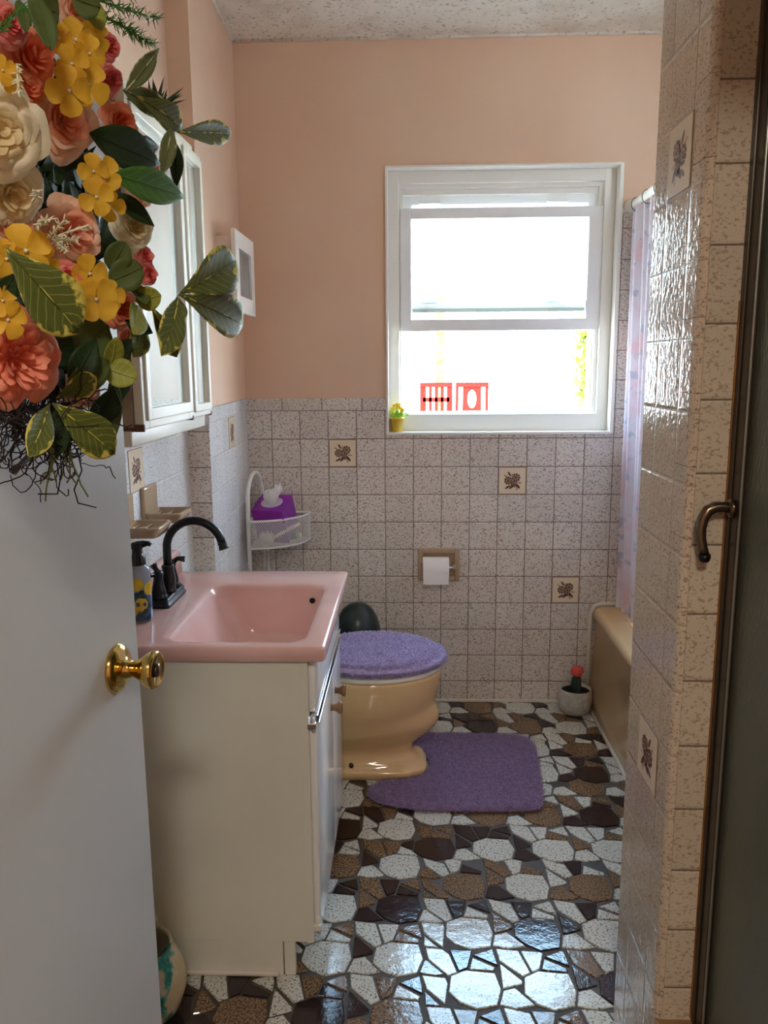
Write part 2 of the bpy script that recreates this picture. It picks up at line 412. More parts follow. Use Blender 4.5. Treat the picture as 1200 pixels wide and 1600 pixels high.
while y < YB:
    y2 = min(y+.155, YB); xa = -.613-.0333*(y-2.45); xb = -.613-.0333*(y2-2.45)
    b.prism([(xa+.001, y+.0008), (xa-.012, y+.0008), (xb-.012, y2-.0008), (xb+.001, y2-.0008)], 1.19, 1.237, 0, .003); y += .155
b.build('cap_tiles', T_LFAR, wl)
deco_tile(wl, (-.680, 1.9185, 1.0585), (0, 1, 0), (1, 0, 0), .1025)
dd = Vector((-.0333, 1, 0)).normalized()
deco_tile(wl, (-.6232, 2.759, 1.0825), dd, (1, .0333, 0), .1025)

MB().box((XR, 1.3, 0), (XR+.1, 3.4, ZC+.05)).build('wall_right', T_LEFT, structure=True)
MB().box((-1.5, -1.9, ZC), (1.7, 3.36, ZC+.08)).build('ceiling', M_CEIL, structure=True)
# caulk line in the ceiling corner and at the floor
tr = MB().box((-.62, YB-.005, -.001), (.72, YB+.002, .010), 0, .002).build('trim_1', M_CAULK, structure=True)
tr2 = MB()
tr2.tube([(-.628+.6*0, YB+.003, ZC-.002), (XR, YB+.003, ZC-.002)], .007, 6); tr2.tube([(-.62, 2.46, ZC-.002), (-.642, YB, ZC-.002)], .007, 6)
tr2.build('trim_2', M_CEIL, structure=True)

# floor: repeating crazy-paving sheets of irregular stone
UNIT = {
 'O': [(-0.0637, 0.0353), (-0.0293, 0.0549), (0.0369, 0.047), (0.0464, -0.0012), (0.0344, -0.0454), (-0.0119, -0.0572), (-0.0471, -0.0387), (-.068, -.012)],
 'P1': [(0.0443, -0.0067), (0.1011, 0.0101), (0.1214, -0.0415), (0.071, -0.0539), (0.0375, -0.0435)],
 'P2': [(0.0501, 0.0784), (0.1005, 0.0181), (0.0496, -0.0005)],
 'P3': [(0.0455, 0.126), (0.0979, 0.1198), (0.1172, 0.0461), (0.1011, 0.0339), (0.0528, 0.0861)],
 'P4': [(0.1011, 0.1182), (0.1555, 0.1169), (0.1403, 0.0579), (0.1209, 0.0491)],
 'P6': [(-0.0077, 0.1017), (0.0386, 0.1238), (0.048, 0.0708)],
 'P7': [(-0.025, 0.0591), (-0.0125, 0.0964), (0.0397, 0.0641), (0.0359, 0.0521)]}
SHEETS = [  # x0, y0, region (xa, xb, ya, yb), pitch x, pitch y
 (-.187, 1.495, (-.75, .068, .2, 2.12), .166, .1765),
 (.152, 1.583, (.068, 1.3, .2, 2.035), .166, .180),
 (.077, 2.110, (.01, 1.3, 2.035, 2.47), .169, .175),
 (-.196, 2.205, (-.75, .01, 2.12, 2.47), .163, .176),
 (.281, 2.548, (-.75, 1.3, 2.47, 3.2), .169, .178)]
KNOWN = {(0, 0, 0): 2, (0, 1, 0): 1, (0, 0, 1): 0, (0, 1, 1): 0, (0, 0, 2): 0, (0, 1, 2): 2, (0, 0, 3): 1, (0, 1, 3): 0, (0, 0, 4): 2, (0, 1, 4): 1,
         (1, 0, 0): 0, (1, 1, 0): 0, (1, 0, 1): 0, (1, 1, 1): 2, (1, 0, 2): 1, (1, 1, 2): 0, (1, 2, 2): 1,
         (2, 0, 0): 2, (2, 1, 0): 0, (2, 2, 0): 0, (2, 3, 0): 0, (2, 0, 1): 0, (2, 1, 1): 1, (2, 2, 1): 1, (2, 3, 1): 2,
         (4, 2, 0): 2, (4, 1, 0): 0, (4, 0, 2): 2, (4, 1, 2): 1, (4, 2, 2): 0, (4, 0, 3): 1, (4, 1, 3): 0, (4, 1, 1): 0, (4, 2, 1): 1}
fb = MB(); rs = random.Random(21)
def clip(poly, xa, xb, ya, yb):
    def cut(P, f):
        out = []
        for i in range(len(P)):
            a, b2 = P[i-1], P[i]; fa, fb2 = f(a), f(b2)
            if (fa >= 0) != (fb2 >= 0):
                t = fa/(fa-fb2); out.append((a[0]+(b2[0]-a[0])*t, a[1]+(b2[1]-a[1])*t))
            if fb2 >= 0: out.append(b2)
        return out
    for f in (lambda p: p[0]-xa, lambda p: xb-p[0], lambda p: p[1]-ya, lambda p: yb-p[1]):
        poly = cut(poly, f)
        if len(poly) < 3: return []
    return poly
# the seven stones of a unit leave small slivers free; each sheet is clipped to its own field
def cutline(P, a, n, g):
    out = []
    f = lambda p: (p[0]-a[0])*n[0]+(p[1]-a[1])*n[1]-g
    for i in range(len(P)):
        p, q = P[i-1], P[i]; fa, fq = f(p), f(q)
        if (fa >= 0) != (fq >= 0):
            t = fa/(fa-fq); out.append((p[0]+(q[0]-p[0])*t, p[1]+(q[1]-p[1])*t))
        if fq >= 0: out.append(q)
    return out
stones = []
for si, (x0, y0, (xa, xb, ya, yb), px_, py_) in enumerate(SHEETS):
    for i in range(-8, 9):
        for j in range(-9, 9):
            cx, cy = x0+i*px_, y0+j*py_
            for nm, P in UNIT.items():
                Q = [(cx+u*px_/.165+rs.uniform(-.0015, .0015), cy+v*py_/.178+rs.uniform(-.0015, .0015)) for u, v in P]
                mxx = sum(q[0] for q in Q)/len(Q); myy = sum(q[1] for q in Q)/len(Q)
                if not (xa <= mxx < xb and ya <= myy < yb): continue
                if mxx > .95 or mxx < -.7 or myy < 1.0: continue
                if area(Q) < 0: Q.reverse()
                c = rs.random()
                if nm == 'O': m = KNOWN.get((si, i, j), 0 if c < .5 else (1 if c < .75 else 2))
                elif nm in ('P2', 'P6'): m = 0 if c < .45 else (1 if c < .72 else 2)
                elif nm in ('P1', 'P3'): m = 0 if c < .66 else (1 if c < .82 else 2)
                else: m = 0 if c < .38 else (1 if c < .6 else 2)
                stones.append((0 if nm == 'O' else 1, -area(Q), (mxx, myy), Q, m))
stones.sort(key=lambda t: t[:2]); placed = []
for _, _, c0, Q, m in stones:
    for c1, P in placed:
        if abs(c0[0]-c1[0]) > .14 or abs(c0[1]-c1[1]) > .14 or len(Q) < 3: continue
        best, ba = None, -1
        for i in range(len(P)):
            a_, b_ = P[i-1], P[i]; l = math.hypot(b_[0]-a_[0], b_[1]-a_[1])
            if l < 1e-4: continue
            R_ = cutline(Q, a_, ((b_[1]-a_[1])/l, -(b_[0]-a_[0])/l), .0046)
            ar = area(R_) if len(R_) > 2 else 0
            if ar > ba: best, ba = R_, ar
        Q = best
    if not Q or len(Q) < 3 or area(Q) < .00028: continue
    placed.append((c0, Q))
    fb.prism(Q, -.008, rs.uniform(-.0006, .0002), m, .0016)
fl = MB().box((-1.6, -1.9, -.06), (1.7, 3.3, -.0035)).build('floor', F_GROUT, structure=True)
fb.build('floor_stones', [F_WHITE, F_BROWN, F_DARK], fl)

# bathroom front wall with the doorway the camera looks through, the hall behind it
b = MB(); b.box((-.80, .22, 0), (-.49, .33, ZC)); b.box((.45, .22, 0), (1.3, .33, ZC)); b.box((-.49, .22, 2.05), (.45, .33, ZC))
b.build('wall_front', M_PAINT, structure=True)
b = MB(); b.box((-1.35, -1.9, 0), (-1.25, .33, ZC)); b.box((-1.25, .22, 0), (-.79, .33, ZC))
b.build('wall_hall_left', M_PAINT, structure=True)
MB().box((1.25, -1.9, 0), (1.35, .33, ZC)).build('wall_hall_right', M_PAINT, structure=True)
MB().box((-1.35, -2.0, 0), (1.35, -1.9, ZC)).build('wall_hall_back', M_PAINT, structure=True)
t = thing('fill_lamp', 'round ceiling lamp added unseen in the hall to carry the fill light', 'lamp', (.05, -.75, ZC))
MB().lathe([(.19, 0), (.20, -.02), (.20, -.05), (.185, -.055)], (.05, -.75, ZC), 32).build('fill_lamp_base', M_WHITE, t)  # unseen fixture added to go with the fill light

# ------------------------------------------------------------------ window in the back wall
YF = 3.195
wt = MB()
for lo, hi in (((WX0-.004, YB-.004, WZ1-.002), (WX1+.004, YF, WZ1+.006)), ((WX0-.004, YB-.006, WZ0-.008), (WX1+.004, YF, WZ0+.002)),
               ((WX0-.006, YB-.004, WZ0-.004), (WX0+.003, YF, WZ1+.004)), ((WX1-.003, YB-.004, WZ0-.004), (WX1+.010, YF, WZ1+.004))):
    wt.box(lo, hi, 0, .002)
win = D.objects.new('window_1', None); COL.objects.link(win); win.location = (.34, YF, 1.10); win['kind'] = 'structure'
wt.build('window_reveal', M_WHITE, win)
def ring(bb, x0, x1, z0, z1, y0, y1, l, r, tp, bt, bev=.003, mi=0):
    bb.box((x0, y0, z0), (x0+l, y1, z1), mi, bev); bb.box((x1-r, y0, z0), (x1, y1, z1), mi, bev)
    bb.box((x0+l-.002, y0, z1-tp), (x1-r+.002, y1, z1), mi, bev); bb.box((x0+l-.002, y0, z0), (x1-r+.002, y1, z0+bt), mi, bev)
b = MB(); ring(b, WX0+.002, WX1-.002, WZ0, WZ1, YF, YF+.09, .042, .042, .045, .068)
ring(b, WX0+.03, WX1-.03, WZ0+.055, WZ1-.03, YF+.02, YF+.10, .022, .03, .03, .014, .002)
ring(b, WX0+.05, WX1-.057, WZ0+.066, WZ1-.06, YF+.035, YF+.10, .010, .012, .02, .008, .002)
b.build('window_frame', M_WHITE, win)
# fixed upper sash behind, raised lower sash in front
sashb = MB(); ring(sashb, -.030, .712, 1.562, 2.004, YF+.052, YF+.075, .035, .040, .046, .040)
sb = sashb.build('upper_sash', M_VINYL, win)
MB().box((.005, YF+.062, 1.597), (.672, YF+.065, 1.960)).build('glass_pane', M_GLASS, sb)
sf = MB(); ring(sf, -.040, .728, 1.488, 1.942, YF+.012, YF+.045, .042, .058, .040, .044)
sf2 = sf.build('lower_sash', M_VINYL, win)
MB().box((.002, YF+.028, 1.531), (.670, YF+.031, 1.904)).build('glass_pane', M_GLASS, sf2)
for xx in (.055, .535):
    MB().lathe([(.0, -.012), (.040, -.010), (.042, .0), (.030, .004), (0, .005)], (xx+.02, YF+.048, 1.600), 16, sy=.35).build('sash_latch', M_VINYL, sb)
    MB().box((xx-.02, YF+.046, 1.962), (xx+.06, YF+.062, 1.972), 0, .003).build('sash_latch', M_VINYL, sf2)
MB().box((.006, YF+.047, 1.560), (.672, YF+.053, 1.574), 0, .002).build('sash_seal', simple('dusty_seal', rgb(150, 148, 140), .8), sb)

# ------------------------------------------------------------------ partition and shower on the right
PX = .42; PY0, PY1 = 1.235, 1.483
pt = MB().box((PX+.006, PY0+.006, 0), (.62, PY1, ZC)).build('wall_partition', M_PAINT, structure=True)
MB().box((PX, PY0+.064, 0), (PX+.008, PY1+.001, ZC-.002)).build('wall_tiles', T_PART, pt)
b = MB(); z = 1.62-.111*15+.03
while z < ZC:
    z1 = min(z+.1101, ZC-.001)
    L = []
    for zz in (max(z, 0.0), z1):
        arc = [(PX, PY0+.0630), (PX, PY0+.0145), (PX+.0004, PY0+.0105), (PX+.0016, PY0+.0070), (PX+.0034, PY0+.0042), (PX+.0058, PY0+.0020), (PX+.0088, PY0+.0006), (PX+.0125, PY0), (PX+.014, PY0+.008), (PX+.009, PY0+.0630)]
        L.append([(a, c, zz) for a, c in arc])
    b.loft(L, 0, False, True, True); z += .111
b.build('bullnose_tiles', T_PART, pt)
MB().box((PX+.013, PY0, .24), (.482, PY0+.008, ZC-.002)).build('end_tiles', T_PEND, pt)
MB().box((.479, PY0-.003, .25), (.4835, PY0+.004, 1.45), 0, .001).build('old_sealant', M_RUST, pt)
for z_ in (1.6235, .6245): deco_tile(pt, (PX, 1.3015, z_), (0, 1, 0), (-1, 0, 0), .105)
# back of the tub alcove
cb = MB(); cb.box((PX, .33, 0), (.56, PY0+.006, .245), 0, .004)
cb.build('trim_3', simple('yellowed_stone_curb', rgb(176, 142, 100), .35, bump=(60, .3, .001), var=(12, rgb(140, 104, 66))), structure=True)
b = MB(); b.box((.62, PY0, 0), (1.3, PY0+.05, ZC)); b.box((1.26, .3, 0), (1.32, PY0, ZC))
b.build('wall_shower', T_SHOW, structure=True)
sh = thing('shower_door', 'dark obscured glass shower door in metal frame at right edge', 'shower door', (.49, 1.2, .245))
b = MB(); b.box((.484, 1.195, .245), (.504, 1.236, 2.2), 0, .003); b.box((.481, 1.222, .245), (.488, 1.237, 2.2), 0, .002)
b.box((.484, .36, 2.17), (.504, 1.2, 2.2), 0, .003); b.box((.484, .36, .245), (.504, 1.2, .272), 0, .003); b.box((.484, .34, .245), (.504, .37, 2.2), 0, .003)
b.build('door_frame', M_DARKMET, sh)
MB().box((.492, .37, .272), (.4965, 1.196, 2.17)).build('glass_panel', M_SHGLASS, sh)
MB().box((.4835, 1.188, .26), (.4865, 1.193, 2.18), 0, .001).build('edge_strip', simple('pale_metal_edge', rgb(150, 150, 140), .3, .8), sh)
hp = [(.485, 1.214, 1.146), (.470, 1.214, 1.148), (.458, 1.214, 1.148), (.447, 1.214, 1.143), (.440, 1.213, 1.131), (.437, 1.212, 1.115), (.438, 1.211, 1.100), (.441, 1.210, 1.086), (.444, 1.209, 1.076)]
h = MB().tube(hp, .0075, 14, radii=[.0085, .008, .0085, .009, .0085, .008, .0075, .0072, .007])
hd = h.build('handle', M_NICKEL, sh)
MB().lathe([(.0, -.002), (.014, 0), (.013, .006), (.009, .008)], (.478, 1.214, 1.146), 20, axis='X').build('handle_mount', M_NICKEL, hd)
MB().lathe([(.0085, 0), (.009, -.006), (.007, -.012), (0, -.013)], (.4442, 1.209, 1.077), 16).build('handle_tip', M_BLACKMET, hd)

# ------------------------------------------------------------------ open bathroom door with knob
ang = math.radians(6); hinge = Vector((-.4795, .364, 0)); dv = Vector((math.sin(ang), math.cos(ang), 0)); dn = Vector((math.cos(ang), -math.sin(ang), 0))
def dp(a, n, z): return tuple(hinge+dv*a+dn*n+Vector((0, 0, z)))
b = MB(); V = [dp(a, n, z) for z in (.012, 2.03) for (a, n) in ((0, 0), (.758, 0), (.760, -.003), (.760, -.033), (0, -.035))]
b.add(V, [(4, 3, 2, 1, 0), (5, 6, 7, 8, 9)]+[(i, (i+1) % 5, (i+1) % 5+5, i+5) for i in range(5)])
door = b.build('door_1', M_DOOR, structure=True)
Rk = Matrix((dn, dv, Vector((0, 0, 1)))).transposed().to_4x4()
kc = Vector(dp(.690, 0, .9515))
def kl(prof, n=36, sx=1, sy=1): return MB().lathe(prof, (0, 0, 0), n, axis='X', sx=sx, sy=sy, M=Matrix.Translation(kc) @ Rk)
kn = kl([(.034, 0), (.0345, .003), (.032, .007), (.026, .011), (.018, .013), (.0135, .015), (.0125, .021), (.0105, .024)]).build('door_knob', M_BRASS, door)
kl([(.0105, .022), (.0118, .026), (.0125, .030), (.016, .036), (.0215, .043), (.0255, .050), (.0265, .055), (.0255, .059), (.021, .0605), (.020, .059), (.0, .059)]).build('knob_grip', M_BRASS, kn)
kl([(.0095, .0585), (.009, .0615), (0, .062)], 20).build('knob_lock_button', M_NICKEL, kn)

# ------------------------------------------------------------------ vanity cabinet
van = thing('vanity_cabinet', 'old cream painted vanity cabinet under the pink sink top', 'cabinet', (-.44, 1.90, 0))
b = MB(); b.box((-.677, 1.612, .085), (-.220, 1.628, .752), 0, .002); b.box((-.677, 2.189, .085), (-.220, 2.205, .752), 0, .002)
b.box((-.677, 1.62, .085), (-.665, 2.20, .752)); b.box((-.236, 1.62, .085), (-.220, 2.20, .752)); b.box((-.677, 1.62, .085), (-.22, 2.20, .10)); b.box((-.677, 1.613, 0), (-.290, 2.205, .086), 0, .002)
b.box((-.235, 1.611, .084), (-.2185, 1.632, .752), 0, .001)
b.build('cabinet_body', M_OLDWHITE, van)
MB().box((-.2872, 1.6125, .0), (-.262, 1.628, .086), 0, .002).build('toe_kick_corner', M_OLDWHITE, van)
MB().box((-.677, 1.604, 0), (-.30, 1.614, .011), 0, .004).build('floor_bead', M_CAULK, van)
GL = simple('glossy_white_front', rgb(232, 232, 228), .12, bump=(5, .08, .004))
dr = MB().box((-.219, 1.628, .628), (-.204, 2.20, .744), 0, .004).build('drawer', GL, van)
MB().box((-.2195, 1.622, .606), (-.197, 2.20, .609), 0, .001).box((-.2195, 1.622, .621), (-.200, 2.20, .624), 0, .001).build('metal_trim', M_CHROME, dr)
for (y0, y1, ky) in ((1.622, 1.972, 1.925), (1.976, 2.20, 2.035)):
    d = MB().box((-.219, y0, .10), (-.203, y1, .598), 0, .005).build('cabinet_door', GL, van)
    MB().lathe([(.009, 0), (.008, .006), (.010, .013), (.016, .022), (.0165, .026), (.012, .029), (0, .030)], (-.203, ky, .508), 20, axis='X').build('knob', M_KNOBWOOD, d)
for z in (.618, .135):
    MB().box((-.222, 1.6105, z-.022), (-.2035, 1.6225, z-.008), 0, .002).tube([(-.209, 1.618, z-.03), (-.209, 1.618, z+.01)], .004, 8).build('hinge', M_CHROME if z > .5 else M_OLDWHITE, van)

# pink moulded sink top
ZT = .785
st = thing('sink_top', 'pink marbled countertop with rectangular moulded basin', 'sink', (-.43, 1.91, .752))
b = MB()
ocx, ocy, ohx, ohy = -.4285, 1.9165, .2495, .319
bcx, bcy, bhx, bhy = -.378, 1.862, .151, .224
def basin(b2, cx, cy, hx, hy, shift, depth, zt):
    pass
loops = [rrect(ocx, ocy, ohx-.004, ohy-.004, .010, ZT-.033), rrect(ocx, ocy, ohx, ohy, .012, ZT-.028), rrect(ocx, ocy, ohx, ohy, .012, ZT-.006), rrect(ocx, ocy, ohx-.002, ohy-.002, .012, ZT-.0015), rrect(ocx, ocy, ohx-.007, ohy-.007, .012, ZT),
         rrect(bcx, bcy, bhx+.014, bhy+.014, .050, ZT), rrect(bcx, bcy, bhx+.004, bhy+.004, .045, ZT-.0012), rrect(bcx, bcy, bhx-.002, bhy-.002, .042, ZT-.006), rrect(bcx+.002, bcy, bhx-.006, bhy-.005, .040, ZT-.014)]
for k in range(1, 8):
    t_ = k/7; e = t_**1.15
    loops.append(rrect(bcx+.002+.028*e, bcy, bhx-.007-.034*e, bhy-.006-.012*e, .04+.005*e, ZT-.016-.112*t_))
loops += [rrect(bcx+.031, bcy, bhx-.048, bhy-.026, .045, ZT-.136), rrect(bcx+.032, bcy, bhx-.070, bhy-.05, .04, ZT-.140), rrect(bcx+.034, bcy, .022, .022, .02, ZT-.143)]
b.loft(loops, 0, True, False, True)
o = b.build('countertop', M_PINK, st)
# backsplash with a slanted far end
b = MB(); b.loft([[(-.679, y, ZT-.002), (-.655, y, ZT-.002), (-.657, y, ZT+z1-.005), (-.661, y, ZT+z1), (-.679, y, ZT+z1)] for (y, z1) in ((1.598, .062), (1.60, .066), (2.215, .066), (2.228, .060), (2.233, .05))], 0, True)
b.build('backsplash', M_PINK, st)
MB().lathe([(.0, .0), (.007, .0005), (.008, .0), (.006, -.001)], (-.262, bcy+bhy-.0205, ZT-.038), 16, axis='Y').build('overflow_hole', M_BLACKMET, st)
MB().lathe([(.022, ZT-.144), (.021, ZT-.139), (.012, ZT-.140), (0, ZT-.141)], (bcx+.034, bcy, 0), 24).build('drain', M_CHROME, st)

# faucet
fc = thing('faucet', 'black gooseneck two-handle faucet on the pink sink top', 'faucet', (-.612, 1.943, ZT))
FX, FY = -.614, 1.943
b = MB(); b.loft([rrect(FX, FY, .030, .080, .012, ZT), rrect(FX, FY, .0305, .0805, .012, ZT+.006), rrect(FX, FY, .0275, .0775, .011, ZT+.008), rrect(FX, FY, .026, .076, .011, ZT+.018), rrect(FX, FY, .023, .073, .010, ZT+.022)], 0, True)
b.build('base_plate', M_BLACKMET, fc)
b = MB(); b.lathe([(.019, ZT+.02), (.0195, ZT+.026), (.0155, ZT+.030), (.018, ZT+.045), (.0185, ZT+.055), (.0145, ZT+.078), (.0155, ZT+.084), (.0155, ZT+.088), (.0125, ZT+.092)], (FX+.008, FY, 0), 24)
r_ = .070; gx = FX+.008; pts = [(gx, FY, ZT+.085), (gx, FY, ZT+.110), (gx, FY, ZT+.125)]
for k in range(1, 19):
    a = PI-PI*k/18*.93; pts.append((gx+r_+r_*math.cos(a), FY, ZT+.132+r_*math.sin(a)))
b.tube(pts, .0105, 16)
b.build('spout', M_BLACKMET, fc)
e = Vector(pts[-1]); e0 = Vector(pts[-2]); d = (e-e0).normalized()
MB().tube([e-d*.002, e+d*.004, e+d*.006, e+d*.014, e+d*.017], .012, 18, radii=[.011, .0118, .0105, .0125, .014]).build('spout_tip', M_BLACKMET, fc)
for k, yy in enumerate((FY-.055, FY+.055)):
    b = MB(); b.lathe([(.021, ZT+.02), (.022, ZT+.026), (.017, ZT+.030), (.0175, ZT+.036), (.0135, ZT+.055), (.0105, ZT+.072), (.0125, ZT+.078), (.0125, ZT+.084), (.007, ZT+.090), (0, ZT+.091)], (FX, yy, 0), 22)
    if k == 0:
        b.tube([(FX, yy, ZT+.080), (FX-.012, yy-.022, ZT+.083), (FX-.018, yy-.034, ZT+.084)], .006, 12, radii=[.006, .006, .0105]); b.tube([(FX, yy, ZT+.085), (FX-.012, yy+.006, ZT+.102)], .006, 10, radii=[.005, .009])
    else:
        b.tube([(FX, yy, ZT+.080), (FX+.016, yy+.004, ZT+.092), (FX+.034, yy+.006, ZT+.090)], .006, 12, radii=[.008, .006, .0085])
    b.build('lever_handle', M_BLACKMET, fc)

# soap dispenser
sx, sy_ = -.622, 1.775
sd_ = thing('soap_dispenser', 'clear lemon-printed soap bottle with black pump beside the door edge', 'soap dispenser', (sx, sy_, ZT))
M_CLEARP = simple('cloudy_clear_plastic', rgb(176, 184, 196), .12, Transmission_Weight=.35)
M_BLUEP = simple('blue_soap_print', rgb(38, 68, 96), .2, var=(70, rgb(100, 130, 160)))
M_LEMON = simple('lemon_print', rgb(222, 196, 60), .25, var=(60, rgb(204, 168, 36)))
M_LEAFP = simple('leaf_print', rgb(28, 66, 60), .3)
MB().lathe([(.023, ZT), (.0255, ZT+.004), (.0260, ZT+.03), (.0262, ZT+.115), (.024, ZT+.126), (.016, ZT+.132), (.014, ZT+.135)], (sx, sy_, 0), 28).build('bottle', M_CLEARP, sd_)
MB().lathe([(.0266, ZT+.006), (.0268, ZT+.008), (.0268, ZT+.062), (.0264, ZT+.064)], (sx, sy_, 0), 28).build('label', M_BLUEP, sd_)
b = MB()
def patch(a0, z0, ra, rz, mi, rr, n=18):
    V = [(sx+rr*math.cos(a0), sy_+rr*math.sin(a0), z0)]
    for i in range(n):
        a = 2*PI*i/n; aa = a0+ra*math.cos(a); V.append((sx+rr*math.cos(aa), sy_+rr*math.sin(aa), z0+rz*math.sin(a)))
    b.add(V, [(0, i+1, (i+1) % n+1) for i in range(n)], mi, True)
for (a0, z0, r) in ((-1.45, ZT+.092, .015), (-1.15, ZT+.045, .015), (-2.3, ZT+.06, .015), (-.3, ZT+.08, .015), (-1.9, ZT+.03, .012)):
    patch(a0, z0, r/.0268, r*1.05, 0, .0274)
for (a0, z0, r) in ((-1.1, ZT+.073, .007), (-.95, ZT+.064, .007), (-1.5, ZT+.068, .007), (-1.3, ZT+.02, .006), (-.8, ZT+.03, .006)):
    patch(a0, z0, r/.0268, r*.8, 1, .0276, 10)
b.build('lemon_pattern', [M_LEMON, M_LEAFP], sd_)
b = MB(); b.lathe([(.0175, ZT+.133), (.0180, ZT+.136), (.0175, ZT+.152), (.012, ZT+.157), (.0115, ZT+.168), (.0135, ZT+.172), (.014, ZT+.182), (.010, ZT+.184), (0, ZT+.184)], (sx, sy_, 0), 22)
b.tube([(sx, sy_, ZT+.178), (sx+.015, sy_, ZT+.181), (sx+.027, sy_, ZT+.182), (sx+.032, sy_, ZT+.178)], .006, 12, radii=[.009, .008, .0055, .005])
b.build('pump', M_BLACKPL, sd_)

# ------------------------------------------------------------------ soap dishes on the left wall
for k, (yy, lab) in enumerate(((1.985, 'beige ceramic soap dish on the wall directly under the flower tile'), (1.800, 'beige ceramic soap dish nearest the door edge, above the soap bottle'))):
    t = thing('soap_dish', lab, 'soap dish', (-.68, yy+.06, .985), 'wall soap dishes')
    b = MB(); b.box((-.680, yy, .968), (-.668, yy+.105, 1.062), 0, .005); b.build('back_plate', M_TANDARK, t)
    b = MB(); z0 = .988
    b.loft([rrect(-.626, yy+.0525, .040, .050, .010, z0-.016), rrect(-.624, yy+.0525, .046, .0545, .010, z0+.004), rrect(-.624, yy+.0525, .046, .0545, .010, z0+.008),
            rrect(-.624, yy+.0525, .040, .048, .008, z0+.008), rrect(-.624, yy+.0525, .037, .045, .008, z0-.004), rrect(-.624, yy+.0525, .005, .005, .004, z0-.005)], 0, True)
    for i in range(3): b.tube([(-.655+.03*i, yy+.015, z0-.002), (-.655+.03*i, yy+.09, z0-.002)], .004, 8)
    b.build('tray', M_TANDARK, t)

# ------------------------------------------------------------------ medicine cabinet
mc = thing('medicine_cabinet', 'cream framed medicine cabinet with mirrored doors on left wall', 'cabinet', (-.64, 1.95, 1.2))
CZ0, CZ1 = 1.205, 1.935
MB().box((-.681, 1.700, CZ0+.020), (-.586, 2.300, CZ1-.018), 0, .002).build('cabinet_box', M_SIDEWOOD, mc)
MB().box((-.640, 1.6985, CZ0+.021), (-.5855, 1.703, CZ0+.030), 0, .001).build('worn_corner', M_DARKWOOD, mc)
MB().box((-.684, 1.694, CZ0-.012), (-.590, 2.315, CZ0+.022), 0, .004).build('cabinet_rail', M_OLDWHITE, mc)
MB().box((-.684, 1.694, CZ1-.02), (-.590, 2.315, CZ1+.012), 0, .004).build('cabinet_rail', M_OLDWHITE, mc)
def mdoor(y0, ln, a, fw_, name):
    O = Vector((-.585, y0, 0)); e1 = Vector((math.sin(a), math.cos(a), 0)); n1 = Vector((math.cos(a), -math.sin(a), 0))
    Mx = Matrix((n1, e1, Vector((0, 0, 1)))).transposed().to_4x4(); Mx = Matrix.Translation(O) @ Mx
    b = MB(); z0, z1 = CZ0+.024, CZ1-.022
    for (a0, a1, c0, c1) in ((0, fw_, z0, z1), (ln-fw_, ln, z0, z1), (fw_-.001, ln-fw_+.001, z0, z0+fw_), (fw_-.001, ln-fw_+.001, z1-fw_, z1)):
        b.box((0, a0, c0), (.020, a1, c1), 0, .003, Mx)
    g = fw_*.45
    for (a0, a1, c0, c1) in ((g, fw_+.004, z0+g, z1-g), (ln-fw_-.004, ln-g, z0+g, z1-g), (fw_, ln-fw_, z0+g, z0+fw_+.004), (fw_, ln-fw_, z1-fw_-.004, z1-g)):
        b.box((.004, a0, c0), (.026, a1, c1), 0, .003, Mx)
    o = b.build('mirror_door', M_OLDWHITE, mc)
    MB().box((.008, fw_-.002, z0+fw_-.002), (.011, ln-fw_+.002, z1-fw_+.002), 0, 0, Mx).build('mirror', M_MIRROR, o)
    MB().box((-.001, -.002, z0-.004), (.021, .006, z0+.012), 0, .002, Mx).build('worn_corner', M_DARKWOOD, o)
    MB().box((-.001, ln-.012, z0-.004), (.021, ln+.001, z0+.008), 0, .002, Mx).build('worn_corner', M_DARKWOOD, o)
mdoor(1.703, .385, math.radians(.6), .040, 'a')
mdoor(2.095, .200, math.radians(0), .030, 'b')

# ------------------------------------------------------------------ shadow box picture on far left wall
pf = thing('picture_frame', 'white deep box frame with grey picture on the pink left wall', 'picture frame', (-.6, 2.85, 1.54))
b = MB(); b.box((-.640, 2.705, 1.555), (-.575, 2.985, 1.775), 0, .002); b.build('frame_box', simple('pinkish_white_board', rgb(226, 206, 190), .5), pf)
b = MB(); fx = -.575
for lo, hi in (((fx, 2.690, 1.535), (fx+.014, 2.745, 1.795)), ((fx, 2.945, 1.535), (fx+.014, 3.000, 1.795)), ((fx, 2.743, 1.740), (fx+.014, 2.947, 1.795)), ((fx, 2.743, 1.535), (fx+.014, 2.947, 1.590))): b.box(lo, hi, 0, .002)
b.build('frame_front', M_WHITE, pf)
MB().box((fx+.001, 2.740, 1.585), (fx+.005, 2.950, 1.745)).build('picture', simple('grey_picture_print', rgb(140, 140, 136), .25, var=(9, rgb(110, 106, 98))), pf)

